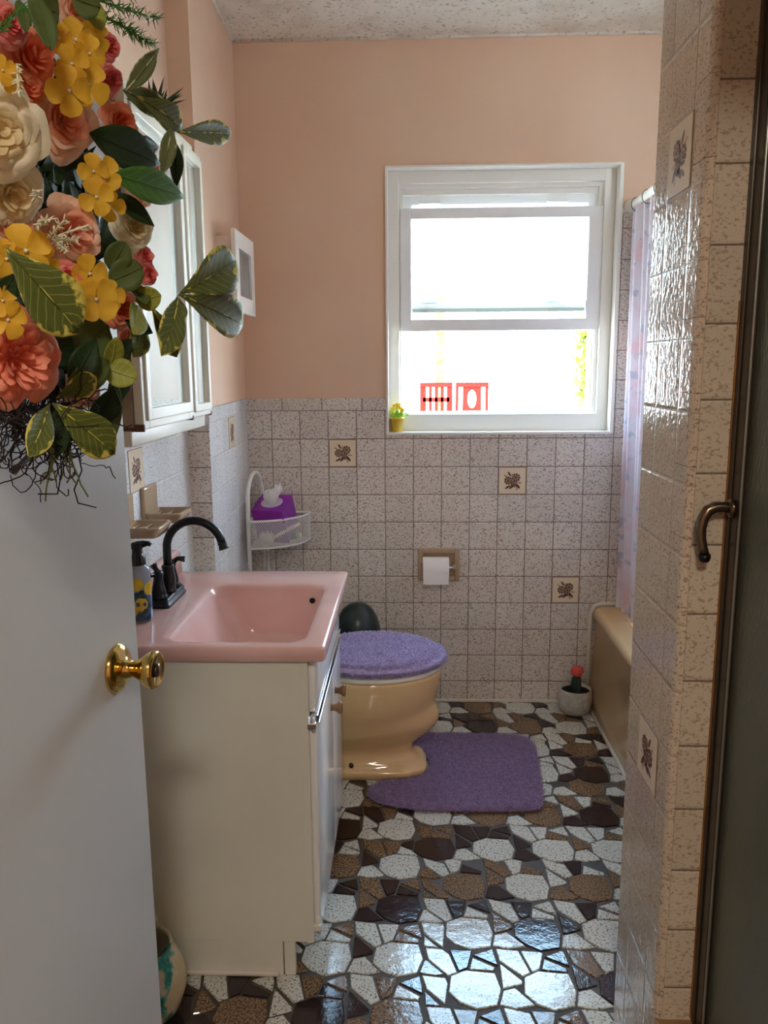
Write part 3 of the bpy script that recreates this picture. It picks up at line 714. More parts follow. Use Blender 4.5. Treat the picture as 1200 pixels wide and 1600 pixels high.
# ------------------------------------------------------------------ bathtub and curtain
tub = thing('bathtub', 'tan bathtub with a smooth apron along the right side', 'bathtub', (1.07, 2.32, 0))
tcx, tcy, thx, thy = 1.078, 2.318, .360, .818
b = MB()
L = [rrect(tcx, tcy, thx, thy, .02, 0), rrect(tcx, tcy, thx, thy, .02, .05), rrect(tcx+.010, tcy, thx-.010, thy, .02, .352), rrect(tcx+.003, tcy, thx-.003, thy, .02, .366)]
for k in range(0, 6):
    a = PI/2*k/5; L.append(rrect(tcx+.003, tcy, thx-.003-.022*(1-math.cos(a)), thy-.012*(1-math.cos(a)), .03, .388+.024*math.sin(a)))
L += [rrect(tcx+.005, tcy, thx-.075, thy-.075, .09, .414), rrect(tcx+.005, tcy, thx-.090, thy-.09, .10, .406), rrect(tcx+.005, tcy, thx-.10, thy-.10, .10, .38), rrect(tcx+.005, tcy, thx-.125, thy-.16, .10, .20), rrect(tcx+.005, tcy, thx-.15, thy-.2, .1, .11), rrect(tcx+.005, tcy, thx-.2, thy-.25, .08, .095)]
b.loft(L, 0, True); o = b.build('tub_shell', M_TAN, tub)
b = MB(); b.tube([(.716, 3.135, 0), (.716, 3.136, .2), (.718, 3.136, .38), (.735, 3.136, .412), (.76, 3.136, .418), (1.4, 3.136, .418)], .009, 8)
b.tube([(.715, 3.13, .003), (.715, 1.52, .003)], .008, 8)
b.build('caulk_line', M_CAULK, tub)
rod = thing('curtain_rod', 'white shower curtain rod high above the tub', 'curtain rod', (.80, 3.13, 1.93))
MB().tube([(.805, 3.139, 1.925), (.805, 1.475, 1.925)], .0135, 16).build('rod', M_WHITEPL, rod)
MB().lathe([(.024, 0), (.023, -.006), (.018, -.012), (.0135, -.014)], (.805, YB, 1.925), 20, axis='Y').build('end_flange', M_WHITEPL, rod)
cu = thing('shower_curtain', 'translucent floral shower curtain hanging inside the tan tub', 'curtain', (.80, 2.3, .43))
b = MB(); rows = 26; cols = 320; V = []; ya, yb2 = 1.50, 3.115
for i in range(rows+1):
    tz = i/rows; z = 1.905-tz*1.48
    for j in range(cols+1):
        s_ = j/cols; y = yb2+(ya-yb2)*s_
        amp = .016+.006*math.sin(s_*17+2)+.010*tz
        xx = .808+amp*math.sin(s_*2*PI*24+.8*math.sin(s_*9)+.25*tz)+.006*math.sin(s_*61+tz*2)+.022*tz
        V.append((xx, y, z))
b.add(V, [(i*(cols+1)+j, i*(cols+1)+j+1, (i+1)*(cols+1)+j+1, (i+1)*(cols+1)+j) for i in range(rows) for j in range(cols)], 0, True)
b.build('curtain_cloth', M_CURTAIN, cu, fix=False)
for k in range(12):
    yy = 3.06-k*.135; b = MB()
    b.tube([(.805+.019*math.cos(a), yy+.004*math.sin(a), 1.918+.024*math.sin(a)) for a in [2*PI*i/20 for i in range(21)]], .0014, 6)
    o = b.build('curtain_ring', M_DARKMET, cu)

# ------------------------------------------------------------------ toilet
TY = 2.59
toi = thing('toilet', 'tan ceramic toilet behind the vanity', 'toilet', (-.2, TY, 0))
def egg(z, xf, xb, hw, n=44, sq=2.0):
    L = []; cx = xf-min(.235, (xf-xb)*.55); af = xf-cx; ab = cx-xb
    for i in range(n):
        a = 2*PI*i/n; c, s_ = math.cos(a), math.sin(a)
        rr = (abs(c)**sq+abs(s_)**sq)**(-1/sq)
        L.append((cx+(af if c > 0 else ab)*c*rr, TY+hw*s_*rr, z))
    return L
secs = [(0, .050, -.44, .100, 4.5), (.022, .052, -.44, .101, 4.5), (.028, .050, -.44, .098, 4.2), (.030, .046, -.44, .092, 4), (.046, .042, -.44, .090, 3.6), (.052, .030, -.44, .086, 3.0), (.062, .012, -.44, .082, 2.7), (.078, .002, -.44, .082, 2.6), (.098, .008, -.44, .085, 2.4),
        (.115, .026, -.44, .092, 2.2), (.140, .062, -.44, .106, 2.1), (.165, .086, -.44, .118, 2.1), (.190, .096, -.44, .131, 2.05), (.215, .094, -.44, .141, 2.05), (.236, .084, -.44, .146, 2),
        (.252, .081, -.43, .158, 2), (.275, .087, -.42, .170, 2), (.305, .094, -.40, .178, 2), (.335, .099, -.38, .182, 2), (.356, .103, -.38, .185, 2), (.366, .102, -.38, .184, 2), (.371, .096, -.38, .178, 2)]
def tilt(L, z):
    k = max(0, 1-abs(z-.21)/.12)*.16
    return [(x, y, z_+k*(x-.09)*(1 if x < .09 else 0)) for x, y, z_ in L]
b = MB(); b.loft([tilt(egg(z, xf, xb, hw, sq=sq), z) for z, xf, xb, hw, sq in secs], 0, True)
b.build('bowl', M_TAN, toi)
b = MB(); b.box((-.645+.012, TY-.205, .36), (-.425, TY+.205, .575), 0, .02); b.build('tank', M_TAN, toi)
b = MB(); b.box((-.636, TY-.212, .575), (-.418, TY+.212, .60), 0, .010); b.build('tank_lid', M_TAN, toi)
MB().box((-.46, TY-.12, .0), (-.41, TY+.12, .38), 0, .01).build('trapway', M_TAN, toi)
b = MB(); b.loft([egg(.372, .104, -.35, .187), egg(.375, .108, -.352, .190), egg(.384, .108, -.352, .190), egg(.388, .104, -.35, .187)], 0, True); b.build('seat', M_WHITEPL, toi)
b = MB(); b.loft([egg(.3885, .103, -.35, .186), egg(.391, .106, -.352, .189), egg(.397, .106, -.352, .189), egg(.400, .102, -.35, .185)], 0, True); b.build('lid', M_WHITEPL, toi)
for yy in (-.088, .088): MB().lathe([(.008, .028), (.009, .036), (.005, .042), (0, .043)], (-.20, TY+yy*.98, .012), 14).build('floor_bolt', M_DARKMET, toi)

def pile(bb, pts, h, rnd, r=.0016, lean=.5):
    for (x, y, z, nx, ny, nz) in pts:
        hh = h*rnd.uniform(.7, 1.15); dx, dy = rnd.gauss(0, lean)*hh, rnd.gauss(0, lean)*hh
        a = rnd.uniform(0, 2*PI); rr = r*rnd.uniform(.8, 1.3); o = len(bb.v)
        tx, ty, tz = x+nx*hh+dx, y+ny*hh+dy, z+nz*hh
        mx_, my_, mz_ = x+nx*hh*.6+dx*.4, y+ny*hh*.6+dy*.4, z+nz*hh*.6
        for k in range(3):
            c, s_ = math.cos(a+2.094*k)*rr, math.sin(a+2.094*k)*rr; bb.v.append((x+c, y+s_, z))
        for k in range(3):
            c, s_ = math.cos(a+2.094*k)*rr*.9, math.sin(a+2.094*k)*rr*.9; bb.v.append((mx_+c, my_+s_, mz_))
        bb.v.append((tx, ty, tz))
        for k in range(3):
            k2 = (k+1) % 3; bb.f.append((o+k, o+k2, o+3+k2, o+3+k)); bb.f.append((o+3+k, o+3+k2, o+6)); bb.mi += [0, 0]; bb.sm += [True, True]
rnd = random.Random(5)
# fuzzy lid cover
b = MB(); b.loft([egg(.394, .108, -.352, .191), egg(.400, .112, -.354, .194), egg(.411, .109, -.352, .191), egg(.418, .098, -.345, .182), egg(.421, .06, -.31, .15), egg(.422, -.02, -.22, .08)], 0, True)
pts = []
for _ in range(13000):
    a = rnd.uniform(0, 2*PI); q = math.sqrt(rnd.random()); c, s_ = math.cos(a), math.sin(a)
    cx = .109-.235; ax = .235 if c > 0 else .226
    z = .4205 if q < .88 else .4205-.022*((q-.88)/.12)**2
    nx, ny, nz = (0, 0, 1) if q < .85 else (c*(q-.8)*3, s_*(q-.8)*3, 1-(q-.85)*3)
    pts.append((cx+ax*c*q, TY+.191*s_*q, z, nx, ny, nz))
for _ in range(2600):
    a = rnd.uniform(0, 2*PI); c, s_ = math.cos(a), math.sin(a); ax = .237 if c > 0 else .228
    pts.append((.109-.235+ax*c, TY+.193*s_, rnd.uniform(.394, .412), c, s_, .1))
pile(b, pts, .010, rnd, .0022, .6)
lc = b.build('toilet_lid_cover', M_LIDPILE, fix=False); tag(lc, 'fuzzy lilac cover on the closed toilet lid', 'lid cover')

# contour bath mat
MATP = [(-.133, 2.399), (-.128, 2.435), (-.105, 2.458), (-.06, 2.472), (-.006, 2.484), (.040, 2.505), (.066, 2.545), (.072, 2.595), (.062, 2.655), (.040, 2.690), (.018, 2.720), (.010, 2.760), (.018, 2.795), (.045, 2.816), (.20, 2.818), (.372, 2.811), (.415, 2.798), (.433, 2.766), (.436, 2.672), (.422, 2.50), (.412, 2.39), (.404, 2.335), (.388, 2.314), (.350, 2.305), (.113, 2.301), (.03, 2.306), (-.045, 2.323), (-.095, 2.340), (-.125, 2.366)]
def smooth_poly(P, it=2):
    for _ in range(it):
        Q = []
        for i in range(len(P)):
            a, c = P[i], P[(i+1) % len(P)]
            Q += [(a[0]*.75+c[0]*.25, a[1]*.75+c[1]*.25), (a[0]*.25+c[0]*.75, a[1]*.25+c[1]*.75)]
        P = Q
    return P
MP = smooth_poly(MATP)
if area(MP) < 0: MP.reverse()
def inside(x, y, P):
    r = False; n = len(P)
    for i in range(n):
        x1, y1 = P[i-1]; x2, y2 = P[i]
        if (y1 > y) != (y2 > y) and x < (x2-x1)*(y-y1)/(y2-y1)+x1: r = not r
    return r
b = MB(); MI = inset(MP, .006)
b.loft([[(x, y, .0005) for x, y in MP], [(x, y, .007) for x, y in MP], [(x, y, .0105) for x, y in MI]], 0, True, True, True)
pts = []; MIN = inset(MP, -.001)
while len(pts) < 22000:
    x, y = rnd.uniform(-.14, .44), rnd.uniform(2.295, 2.825)
    if inside(x, y, MP): pts.append((x, y, .009, 0, 0, 1))
for i in range(len(MP)):
    (x1, y1), (x2, y2) = MP[i-1], MP[i]; l = math.hypot(x2-x1, y2-y1)
    nx, ny = (y2-y1)/max(l, 1e-6), -(x2-x1)/max(l, 1e-6)
    for _ in range(int(l/.0009)):
        t_ = rnd.random(); pts.append((x1+(x2-x1)*t_, y1+(y2-y1)*t_, rnd.uniform(.002, .009), nx, ny, .4))
pile(b, pts, .010, rnd, .0017, .55)
bm_ = b.build('bath_mat', M_MAT, fix=False); tag(bm_, 'purple fuzzy contour bath mat around the toilet foot', 'bath mat')

# dark bin
bn = thing('waste_bin', 'dark green dome-topped bin behind the toilet', 'bin', (-.205, 2.98, 0))
MB().lathe([(.062, 0), (.066, .01), (.082, .33), (.084, .335)], (-.205, 2.98, 0), 32).build('bin_body', M_BIN, bn)
b = MB(); b.lathe([(.088, .330), (.089, .350), (.086, .375), (.075, .412), (.058, .440), (.035, .460), (.012, .468), (0, .469)], (-.205, 2.98, 0), 32); b.build('dome_lid', M_BIN, bn)
MB().box((-.225, 2.896, .365), (-.15, 2.915, .385), 0, .004).build('lid_flap', M_BLACKPL, bn)

# toilet paper holder and roll
th = thing('toilet_paper_holder', 'beige ceramic toilet paper holder set into the back wall', 'paper holder', (.11, 3.14, .51))
b = MB(); hx0, hx1, hz0, hz1 = .028, .194, .512, .645
for lo, hi in (((hx0, YB-.010, hz0), (hx0+.022, YB+.004, hz1)), ((hx1-.022, YB-.010, hz0), (hx1, YB+.004, hz1)), ((hx0+.02, YB-.010, hz1-.022), (hx1-.02, YB+.004, hz1)), ((hx0+.02, YB-.010, hz0), (hx1-.02, YB+.004, hz0+.018))): b.box(lo, hi, 0, .004)
b.build('holder_frame', M_TANDARK, th)
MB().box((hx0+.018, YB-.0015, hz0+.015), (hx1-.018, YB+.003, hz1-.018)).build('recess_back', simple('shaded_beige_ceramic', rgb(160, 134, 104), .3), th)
for ax_ in (hx0+.012, hx1-.030): MB().box((ax_, YB-.045, .566), (ax_+.012, YB-.004, .584), 0, .004).build('holder_arm', M_TANDARK, th)
MB().tube([(hx0+.014, YB-.040, .575), (hx1-.018, YB-.040, .575)], .007, 14).build('spindle', M_CHROME, th)
b = MB(); rc = (.0, YB-.047, .573)
b.lathe([(.018, .046), (.044, .046), (.0455, .048), (.0455, .146), (.044, .148), (.018, .148), (.018, .046)], rc, 40, axis='X')
b.box((.048, YB-.0935, .520), (.146, YB-.0905, .573))
tr_ = b.build('toilet_paper_roll', M_PAPER); tag(tr_, 'white toilet paper roll hanging in the beige wall holder', 'toilet paper')

# cactus pot
M_RIB = simple('ribbed_grey_ceramic', rgb(206, 202, 192), .5, bump=(30, .3, .002), var=(40, rgb(170, 166, 156)))
cp = thing('cactus_pot', 'small grafted cactus with pink head in ribbed grey pot', 'potted cactus', (.650, 3.045, 0))
b = MB(); n = 72; L = []
for (r, z, k) in ((.045, 0, 0), (.055, .003, 0), (.062, .025, .6), (.064, .05, 1), (.064, .085, 1), (.062, .096, .2), (.060, .099, 0), (.057, .097, 0), (.056, .085, 0)):
    L.append([(.650+(r+.0015*k*math.cos(18*2*PI*i/n))*math.cos(2*PI*i/n), 3.050+(r+.0015*k*math.cos(18*2*PI*i/n))*math.sin(2*PI*i/n), z) for i in range(n)])
b.loft(L, 0, True, True, False); b.build('pot', M_RIB, cp)
MB().lathe([(.0, .088), (.03, .089), (.056, .086)], (.650, 3.050, 0), 24).build('soil', M_SOIL, cp)
def ribbed(c, prof, ribs, amp, n=48):
    L = []
    for r, z in prof: L.append([(c[0]+(r*(1+amp*math.cos(ribs*2*PI*i/n)))*math.cos(2*PI*i/n), c[1]+(r*(1+amp*math.cos(ribs*2*PI*i/n)))*math.sin(2*PI*i/n), c[2]+z) for i in range(n)])
    return L
M_CACT = simple('dark_green_cactus', rgb(40, 62, 50), .6, bump=(90, .4, .002))
M_CACTP = simple('coral_cactus_head', rgb(226, 92, 84), .5, bump=(60, .3, .002))
MB().loft(ribbed((.650, 3.04, .086), [(.014, 0), (.018, .015), (.018, .04), (.015, .060), (.009, .068), (.002, .07)], 6, .12), 0, True).build('cactus_stem', M_CACT, cp)
b = MB(); b.loft(ribbed((.652, 3.04, .150), [(.003, 0), (.017, .006), (.023, .020), (.020, .034), (.010, .043), (.002, .045)], 8, .16), 0, True)
for k in range(5): b.loft(ribbed((.652+.018*math.cos(k*1.3), 3.04+.018*math.sin(k*1.3), .160+.004*k), [(.001, 0), (.006, .004), (.007, .010), (.001, .016)], 5, .15, 20), 0, True)
b.build('cactus_head', M_CACTP, cp)

# yellow pot on the sill
yp = thing('potted_plant', 'small yellow pot with yellow-green plastic flowers on window sill', 'potted plant', (-.055, 3.168, 1.104))
M_YPOT = simple('yellow_pot_plastic', rgb(214, 178, 40), .4); M_YGREEN = simple('lime_plastic_leaf', rgb(150, 190, 40), .5); M_YFLO = simple('yellow_plastic_petal', rgb(240, 206, 40), .5)
cx, cy, cz = -.053, 3.168, 1.1045
MB().lathe([(.019, 0), (.020, .001), (.0265, .048), (.0285, .049), (.0285, .056), (.026, .056), (.0255, .048), (.0, .047)], (cx, cy, cz), 24).build('pot', M_YPOT, yp)
def leafgrid(P0, dirv, upv, ln, wd, curl=.3, cup=.2, nu=7, nv=4, shape=.5, mi=0, bb=None, wave=0, smooth=True, tip=1.0):
    """a curved leaf or petal: base P0, runs along dirv, faces upv"""
    P0 = Vector(P0); d = Vector(dirv).normalized(); u = Vector(upv); u = (u-d*u.dot(d)).normalized(); s_ = d.cross(u)
    V = []
    for i in range(nu+1):
        t_ = i/nu; w_ = wd*.5*max(.03, math.sin(PI*min(1, t_**shape))**tip)
        ang_ = curl*t_; ctr = P0+d*(ln*t_*math.cos(ang_*.5))-u*(ln*t_*math.sin(ang_*.5)*1.0)
        dd_ = (d*math.cos(ang_)-u*math.sin(ang_)); uu = (u*math.cos(ang_)+d*math.sin(ang_))
        for j in range(nv+1):
            q = 2*j/nv-1
            V.append(ctr+s_*(w_*q)+uu*(cup*w_*q*q+wave*w_*math.sin(9*t_+3*q)))
    Fs = [(i*(nv+1)+j, i*(nv+1)+j+1, (i+1)*(nv+1)+j+1, (i+1)*(nv+1)+j) for i in range(nu) for j in range(nv)]
    o_ = len(bb.v)
    for i in range(nu+1):
        for j in range(nv+1): bb.uv[o_+i*(nv+1)+j] = (i/nu, j/nv)
    bb.add(V, Fs, mi, smooth)
b = MB(); rr = random.Random(3)
for i in range(46):
    a = rr.uniform(0, 2*PI); e = rr.uniform(.5, 1.35); l = rr.uniform(.02, .05)
    d_ = Vector((math.cos(a)*math.cos(e), math.sin(a)*math.cos(e)*.6, math.sin(e)))
    p0 = Vector((cx+rr.uniform(-.012, .012), cy+rr.uniform(-.01, .01), cz+.046))
    b.tube([p0, p0+d_*l], .0007, 4)
    leafgrid(p0+d_*l*.7, d_+Vector((0, 0, .3)), (rr.uniform(-1, 1), -1, .5), .016, .008, .3, .2, 4, 2, .6, 0, b)
b.build('plastic_leaves', M_YGREEN, yp, fix=False)
b = MB()
for i in range(9):
    c_ = Vector((cx+rr.uniform(-.022, .022), cy-.006+rr.uniform(-.012, .006), cz+rr.uniform(.070, .112)))
    for k in range(5):
        a = 2*PI*k/5; leafgrid(c_, (math.cos(a), -.25, math.sin(a)), (0, -1, 0), .010, .008, -.3, .2, 3, 2, .7, 0, b)
b.build('plastic_flowers', M_YFLO, yp, fix=False)

# ------------------------------------------------------------------ corner shelf with basket
cs = thing('corner_shelf', 'white wire corner shelf with arched frame and mesh basket', 'shelf', (-.53, 3.04, 0))
KX, KY = -.622, 3.125      # room corner the basket fits into
b = MB()
ar = [(-.602, 2.925, 0.0)]
for k in range(0, 5): ar.append((-.602, 2.925, .2*k+.02))
for k in range(1, 13):
    a = PI*k/12; ar.append((-.602+.010*(1-math.cos(a)), 2.925+.095*(1-math.cos(a)), .86+.105*math.sin(a)))
ar += [(-.582, 3.115, .6), (-.582, 3.115, .3), (-.582, 3.115, 0)]
b.tube(ar, .008, 10); b.build('arched_frame', M_WIRE, cs)
MB().tube([(-.566, 3.105, 0), (-.566, 3.105, .70)], .006, 8).build('rear_post', M_WIRE, cs)
bc = (-.600, 3.118); RB = .205
def arcp(a, z, r=RB): return (bc[0]+r*math.cos(a), bc[1]-r*math.sin(a), z)
b = MB(); z0, z1 = .692, .795
for z, r in ((z0, .0035), (z1, .0045)):
    b.tube([arcp(PI/2*k/24*1.0, z) for k in range(25)], r, 8)
    b.tube([bc+(z,), arcp(0, z)], r, 8); b.tube([bc+(z,), arcp(PI/2, z)], r, 8)
b.build('basket_rim', M_WIRE, cs)
b = MB()   # diamond mesh wall of the basket
nd = 34; H = z1-z0; arcl = RB*PI/2
for sgn in (1, -1):
    for k in range(-12, nd+12):
        pts_ = []
        for q in range(7):
            a = (k+sgn*q*1.6)/nd*PI/2
            if -.001 <= a <= PI/2+.001: pts_.append(arcp(a, z0+H*q/6))
        if len(pts_) > 1: b.tube(pts_, .0011, 4, cap=False)
for k in range(14):   # floor grid of the basket
    x_ = bc[0]+RB*(k+.5)/14; yy = math.sqrt(max(0, RB**2-(x_-bc[0])**2)); b.tube([(x_, bc[1], z0), (x_, bc[1]-yy, z0)], .0009, 4)
b.build('mesh_wall', M_WIRE, cs)
b = MB()
for k in range(14):
    y_ = RB*(k+.5)/14; xx = math.sqrt(max(0, RB**2-y_**2)); b.tube([(bc[0], bc[1]-y_, z0), (bc[0]+xx, bc[1]-y_, z0)], .0009, 4)
    y_ = .11*(k+.5)/14
b.build('basket_floor', M_WIRE, cs)
# lower tier of the shelf, behind the sink top
b = MB(); z = .32
b.tube([arcp(PI/2*k/24, z) for k in range(25)], .0045, 8); b.tube([bc+(z,), arcp(0, z)], .0045, 8); b.tube([bc+(z,), arcp(PI/2, z)], .0045, 8)
for k in range(10):
    x_ = bc[0]+RB*(k+.5)/10; yy = math.sqrt(max(0, RB**2-(x_-bc[0])**2)); b.tube([(x_, bc[1], z), (x_, bc[1]-yy, z)], .0015, 5)
b.build('lower_tier', M_WIRE, cs)
# tissue box standing on the items in the basket
tb = thing('tissue_box', 'purple tissue box tilted in the corner basket', 'tissue box', (-.52, 3.04, .70))
Mt = Matrix.Translation((-.517, 3.035, .775)) @ Matrix.Rotation(math.radians(-14), 4, 'Z') @ Matrix.Rotation(math.radians(24), 4, 'X')
b = MB(); b.box((-.062, -.058, -.060), (.062, .058, .085), 0, .002, Mt); b.build('box', M_PURBOX, tb)
b = MB(); b.lathe([(.0, .0855), (.040, .0862), (.043, .0858)], (0, 0, 0), 28, sy=.85, M=Mt); b.build('opening', simple('pale_film', rgb(206, 196, 206), .25), tb)
b = MB(); rr = random.Random(11); n = 26; L = []
for (z, r, k) in ((.086, .018, .2), (.100, .024, .35), (.118, .034, .5), (.133, .036, .6), (.146, .026, .8)):
    L.append([(r*math.cos(2*PI*i/n)*(1+k*.45*math.sin(3*2*PI*i/n+z*40))+ (z-.086)*.35, r*.55*math.sin(2*PI*i/n)*(1+k*.5*math.cos(4*2*PI*i/n+1)), z+.012*k*math.sin(5*2*PI*i/n)+.02*k*math.cos(2*PI*i/n)) for i in range(n)])
b.loft(L, 0, True, True, True, Mt); b.build('tissue', M_PAPER, tb)
# brush and tube lying in the basket
hb = thing('hair_brush', 'white brush with bristle head lying in the wire basket', 'brush', (-.5, 2.98, .70))
b = MB(); b.tube([(-.520, 2.955, .725), (-.485, 2.965, .742), (-.455, 2.985, .757), (-.425, 3.01, .768)], .006, 10, radii=[.006, .007, .008, .007]); b.build('handle', M_WHITEPL, hb)
b = MB(); b.lathe([(.004, -.03), (.018, -.024), (.022, 0), (.018, .024), (.004, .03)], (-.543, 2.965, .722), 18, axis='X')
rr = random.Random(2)
for i in range(160):
    a = rr.uniform(0, 2*PI); xx = rr.uniform(-.022, .022); c_ = Vector((-.543+xx, 2.965+.018*math.cos(a), .722+.018*math.sin(a))); b.tube([c_, c_+Vector((0, math.cos(a), math.sin(a)))*.010], .0006, 4)
b.build('bristle_head', M_WHITEPL, hb)
gb = thing('cream_tube', 'green and white tube lying in the wire basket under the brush', 'tube', (-.46, 3.03, .70))
b = MB(); b.tube([(-.50, 3.035, .715), (-.47, 3.03, .718), (-.435, 3.02, .722)], .018, 16, radii=[.015, .018, .012]); b.build('tube_body', simple('green_plastic', rgb(70, 130, 90), .35), gb)
MB().tube([(-.436, 3.02, .722), (-.420, 3.017, .724)], .010, 14).build('cap', M_WHITEPL, gb)

# ------------------------------------------------------------------ painted vase on the floor by the vanity
def vase_mat():
    t = NT('marbled_teal_cream_glaze')
    f = t.noise(14, 4, t.coord((1, 1, .8)))
    c = t.ramp(f, [(.40, rgb(206, 190, 150)), (.50, rgb(214, 204, 176)), (.54, rgb(66, 160, 146)), (.60, rgb(20, 104, 104)), (.68, rgb(190, 150, 100))])
    t.l(c, t.b.inputs['Base Color']); t.set(Roughness=.18); return t.m
M_VASE = vase_mat()
vs_ = thing('glazed_planter', 'round teal and cream marbled pot on floor behind the door', 'planter', (-.565, 1.50, 0))
MB().lathe([(.045, 0), (.052, .003), (.082, .035), (.094, .075), (.090, .115), (.074, .150), (.066, .165), (.068, .172), (.064, .174), (.061, .168), (.070, .148), (.084, .115), (.087, .075), (.07, .03), (0, .02)], (-.570, 1.485, 0), 40).build('bowl', M_VASE, vs_)
b = MB(); b.tube([(-.570+.075*math.sin(a)*0+.0, 1.485+.06, .172+.0) for a in (0,)] + [(-.570-.012, 1.545, .190), (-.570+.012, 1.548, .195), (-.570+.022, 1.543, .172)], .006, 10); b.build('loop_handle', M_VASE, vs_)

# ------------------------------------------------------------------ flower wreath hanging on the door
wr = thing('flower_wreath', 'artificial flower wreath of roses, leaves and twigs on the open door', 'wreath', tuple(Vector(dp(.47, .03, 1.55))))
def onD(px, py, n):
    """a point n metres in front of the door face"""
    d = ray(px, py); P = hinge+dn*n; t_ = (P-CAMP).dot(dn)/d.dot(dn); return CAMP+d*t_
def pet_mat(name, c, c2, tr_=.25):
    t = NT(name); f = t.noise(30, 3); col = t.mix(f, c, c2)
    ga = t.n('ShaderNodeBsdfTranslucent'); mx = t.n('ShaderNodeMixShader'); mx.inputs[0].default_value = tr_
    t.set(Roughness=.6); t.l(col, t.b.inputs['Base Color']); t.l(col, ga.inputs[0]); t.bump(t.noise(120, 3), .3, .001)
    t.l(t.b.outputs[0], mx.inputs[1]); t.l(ga.outputs[0], mx.inputs[2]); t.l(mx.outputs[0], t.out.inputs['Surface']); return t.m
PM = {'peach': (pet_mat('peach_petal', rgb(248, 212, 182), rgb(243, 194, 160)), pet_mat('peach_inner_petal', rgb(247, 184, 152), rgb(242, 166, 134))),
      'orange': (pet_mat('orange_petal', rgb(250, 176, 138), rgb(244, 156, 116)), pet_mat('orange_inner_petal', rgb(242, 146, 104), rgb(234, 130, 92))),
      'cream': (pet_mat('cream_petal', rgb(246, 240, 214), rgb(238, 228, 194)), pet_mat('cream_inner_petal', rgb(238, 224, 178), rgb(230, 210, 158))),
      'coral': (pet_mat('coral_petal', rgb(248, 172, 142), rgb(242, 150, 120)), pet_mat('coral_inner_petal', rgb(238, 134, 106), rgb(244, 156, 128))),
      'pink': (pet_mat('pink_petal', rgb(244, 158, 150), rgb(238, 136, 128)), pet_mat('pink_inner_petal', rgb(230, 106, 104), rgb(236, 126, 120))),
      'blush': (pet_mat('blush_petal', rgb(244, 206, 176), rgb(238, 186, 152)), pet_mat('blush_inner_petal', rgb(236, 168, 130), rgb(228, 148, 112))),
      'yellow': (pet_mat('yellow_petal', rgb(240, 196, 62), rgb(226, 174, 44)), pet_mat('yellow_inner_petal', rgb(206, 150, 60), rgb(190, 130, 40)))}
def leaf_mat(name, g1, g2, var=None, vein=None, nv=9):
    """blade colour from the leaf's own length/width coordinates: side veins, yellow patches along the rim"""
    t = NT(name); c = t.mix(t.noise(50, 4), g1, g2)
    uvn = t.n('ShaderNodeUVMap'); uvn.uv_map = 'uv'; sp = t.n('ShaderNodeSeparateXYZ'); t.l(uvn.outputs[0], sp.inputs[0])
    q = t.math('ABSOLUTE', t.math('SUBTRACT', t.math('MULTIPLY', sp.outputs['Y'], 2), 1))
    if var:
        sm = t.math('ADD', t.math('MULTIPLY', t.math('POWER', q, 2.5), .28), t.math('MULTIPLY', t.math('POWER', sp.outputs['X'], 3), .24))
        sm = t.math('ADD', sm, t.math('MULTIPLY', t.noise(60, 4), 1.0))
        c = t.mix(t.ramp(sm, [(.79, (0, 0, 0)), (.85, (1, 1, 1))]), c, var)
    if vein:
        f = t.math('FRACT', t.math('MULTIPLY', t.math('SUBTRACT', t.math('ADD', sp.outputs['X'], t.math('MULTIPLY', t.noise(60, 2), .06)), t.math('MULTIPLY', q, .22)), nv))
        ed = t.math('MINIMUM', f, t.math('SUBTRACT', 1, f))
        m = t.n('ShaderNodeMath', operation='LESS_THAN'); t.l(ed, m.inputs[0]); m.inputs[1].default_value = .05
        c = t.mix(t.math('MULTIPLY', m.outputs[0], .45), c, vein)
        mid = t.n('ShaderNodeMath', operation='LESS_THAN'); t.l(q, mid.inputs[0]); mid.inputs[1].default_value = .05
        c = t.mix(t.math('MULTIPLY', mid.outputs[0], .6), c, tuple(x*.5 for x in g1[:3])+(1,) if var else vein)
    t.l(c, t.b.inputs['Base Color']); t.set(Roughness=.55, Specular_IOR_Level=.3); t.bump(t.noise(90, 3), .35, .001); return t.m
M_LVAR = leaf_mat('variegated_leaf', rgb(76, 90, 36), rgb(100, 110, 50), rgb(214, 204, 96), rgb(178, 182, 110))
M_LGREEN = leaf_mat('fresh_green_leaf', rgb(52, 104, 34), rgb(84, 136, 50), None, rgb(130, 170, 80), 7)
M_LDARK = leaf_mat('dark_green_leaf', rgb(28, 46, 22), rgb(44, 66, 34), None, rgb(60, 84, 44), 7)
M_LEUC = leaf_mat('eucalyptus_leaf', rgb(70, 88, 44), rgb(96, 110, 58))
M_LLIME = leaf_mat('lime_round_leaf', rgb(128, 134, 48), rgb(150, 156, 64), None, rgb(186, 188, 110), 5)
M_LGREY = leaf_mat('silver_green_leaf', rgb(122, 128, 84), rgb(92, 104, 64), rgb(206, 204, 170))
M_TWIG = simple('dark_twig', rgb(34, 22, 20), .8)
M_TWIGG = simple('green_wire_stem', rgb(110, 118, 50), .6)
M_SPRIG = simple('pale_sprig', rgb(226, 222, 190), .6)
M_BACKING = simple('dark_wreath_backing', rgb(22, 16, 14), .95, bump=(80, 1, .006))  # near-black: the dark hole between the flowers put into the colour
def basis(n):
    n = Vector(n).normalized(); a = n.cross(Vector((0, 0, 1)) if abs(n.z) < .9 else Vector((1, 0, 0))).normalized(); return a, n.cross(a), n
rw = random.Random(17)
def px2m(P): return (P-CAMP).dot(fw)/F_PX
def facing(P, wcam=.75, ox=0, oz=0):
    tc_ = (CAMP-P).normalized(); return (tc_*wcam+dn*.45+rt*ox+up*oz).normalized()
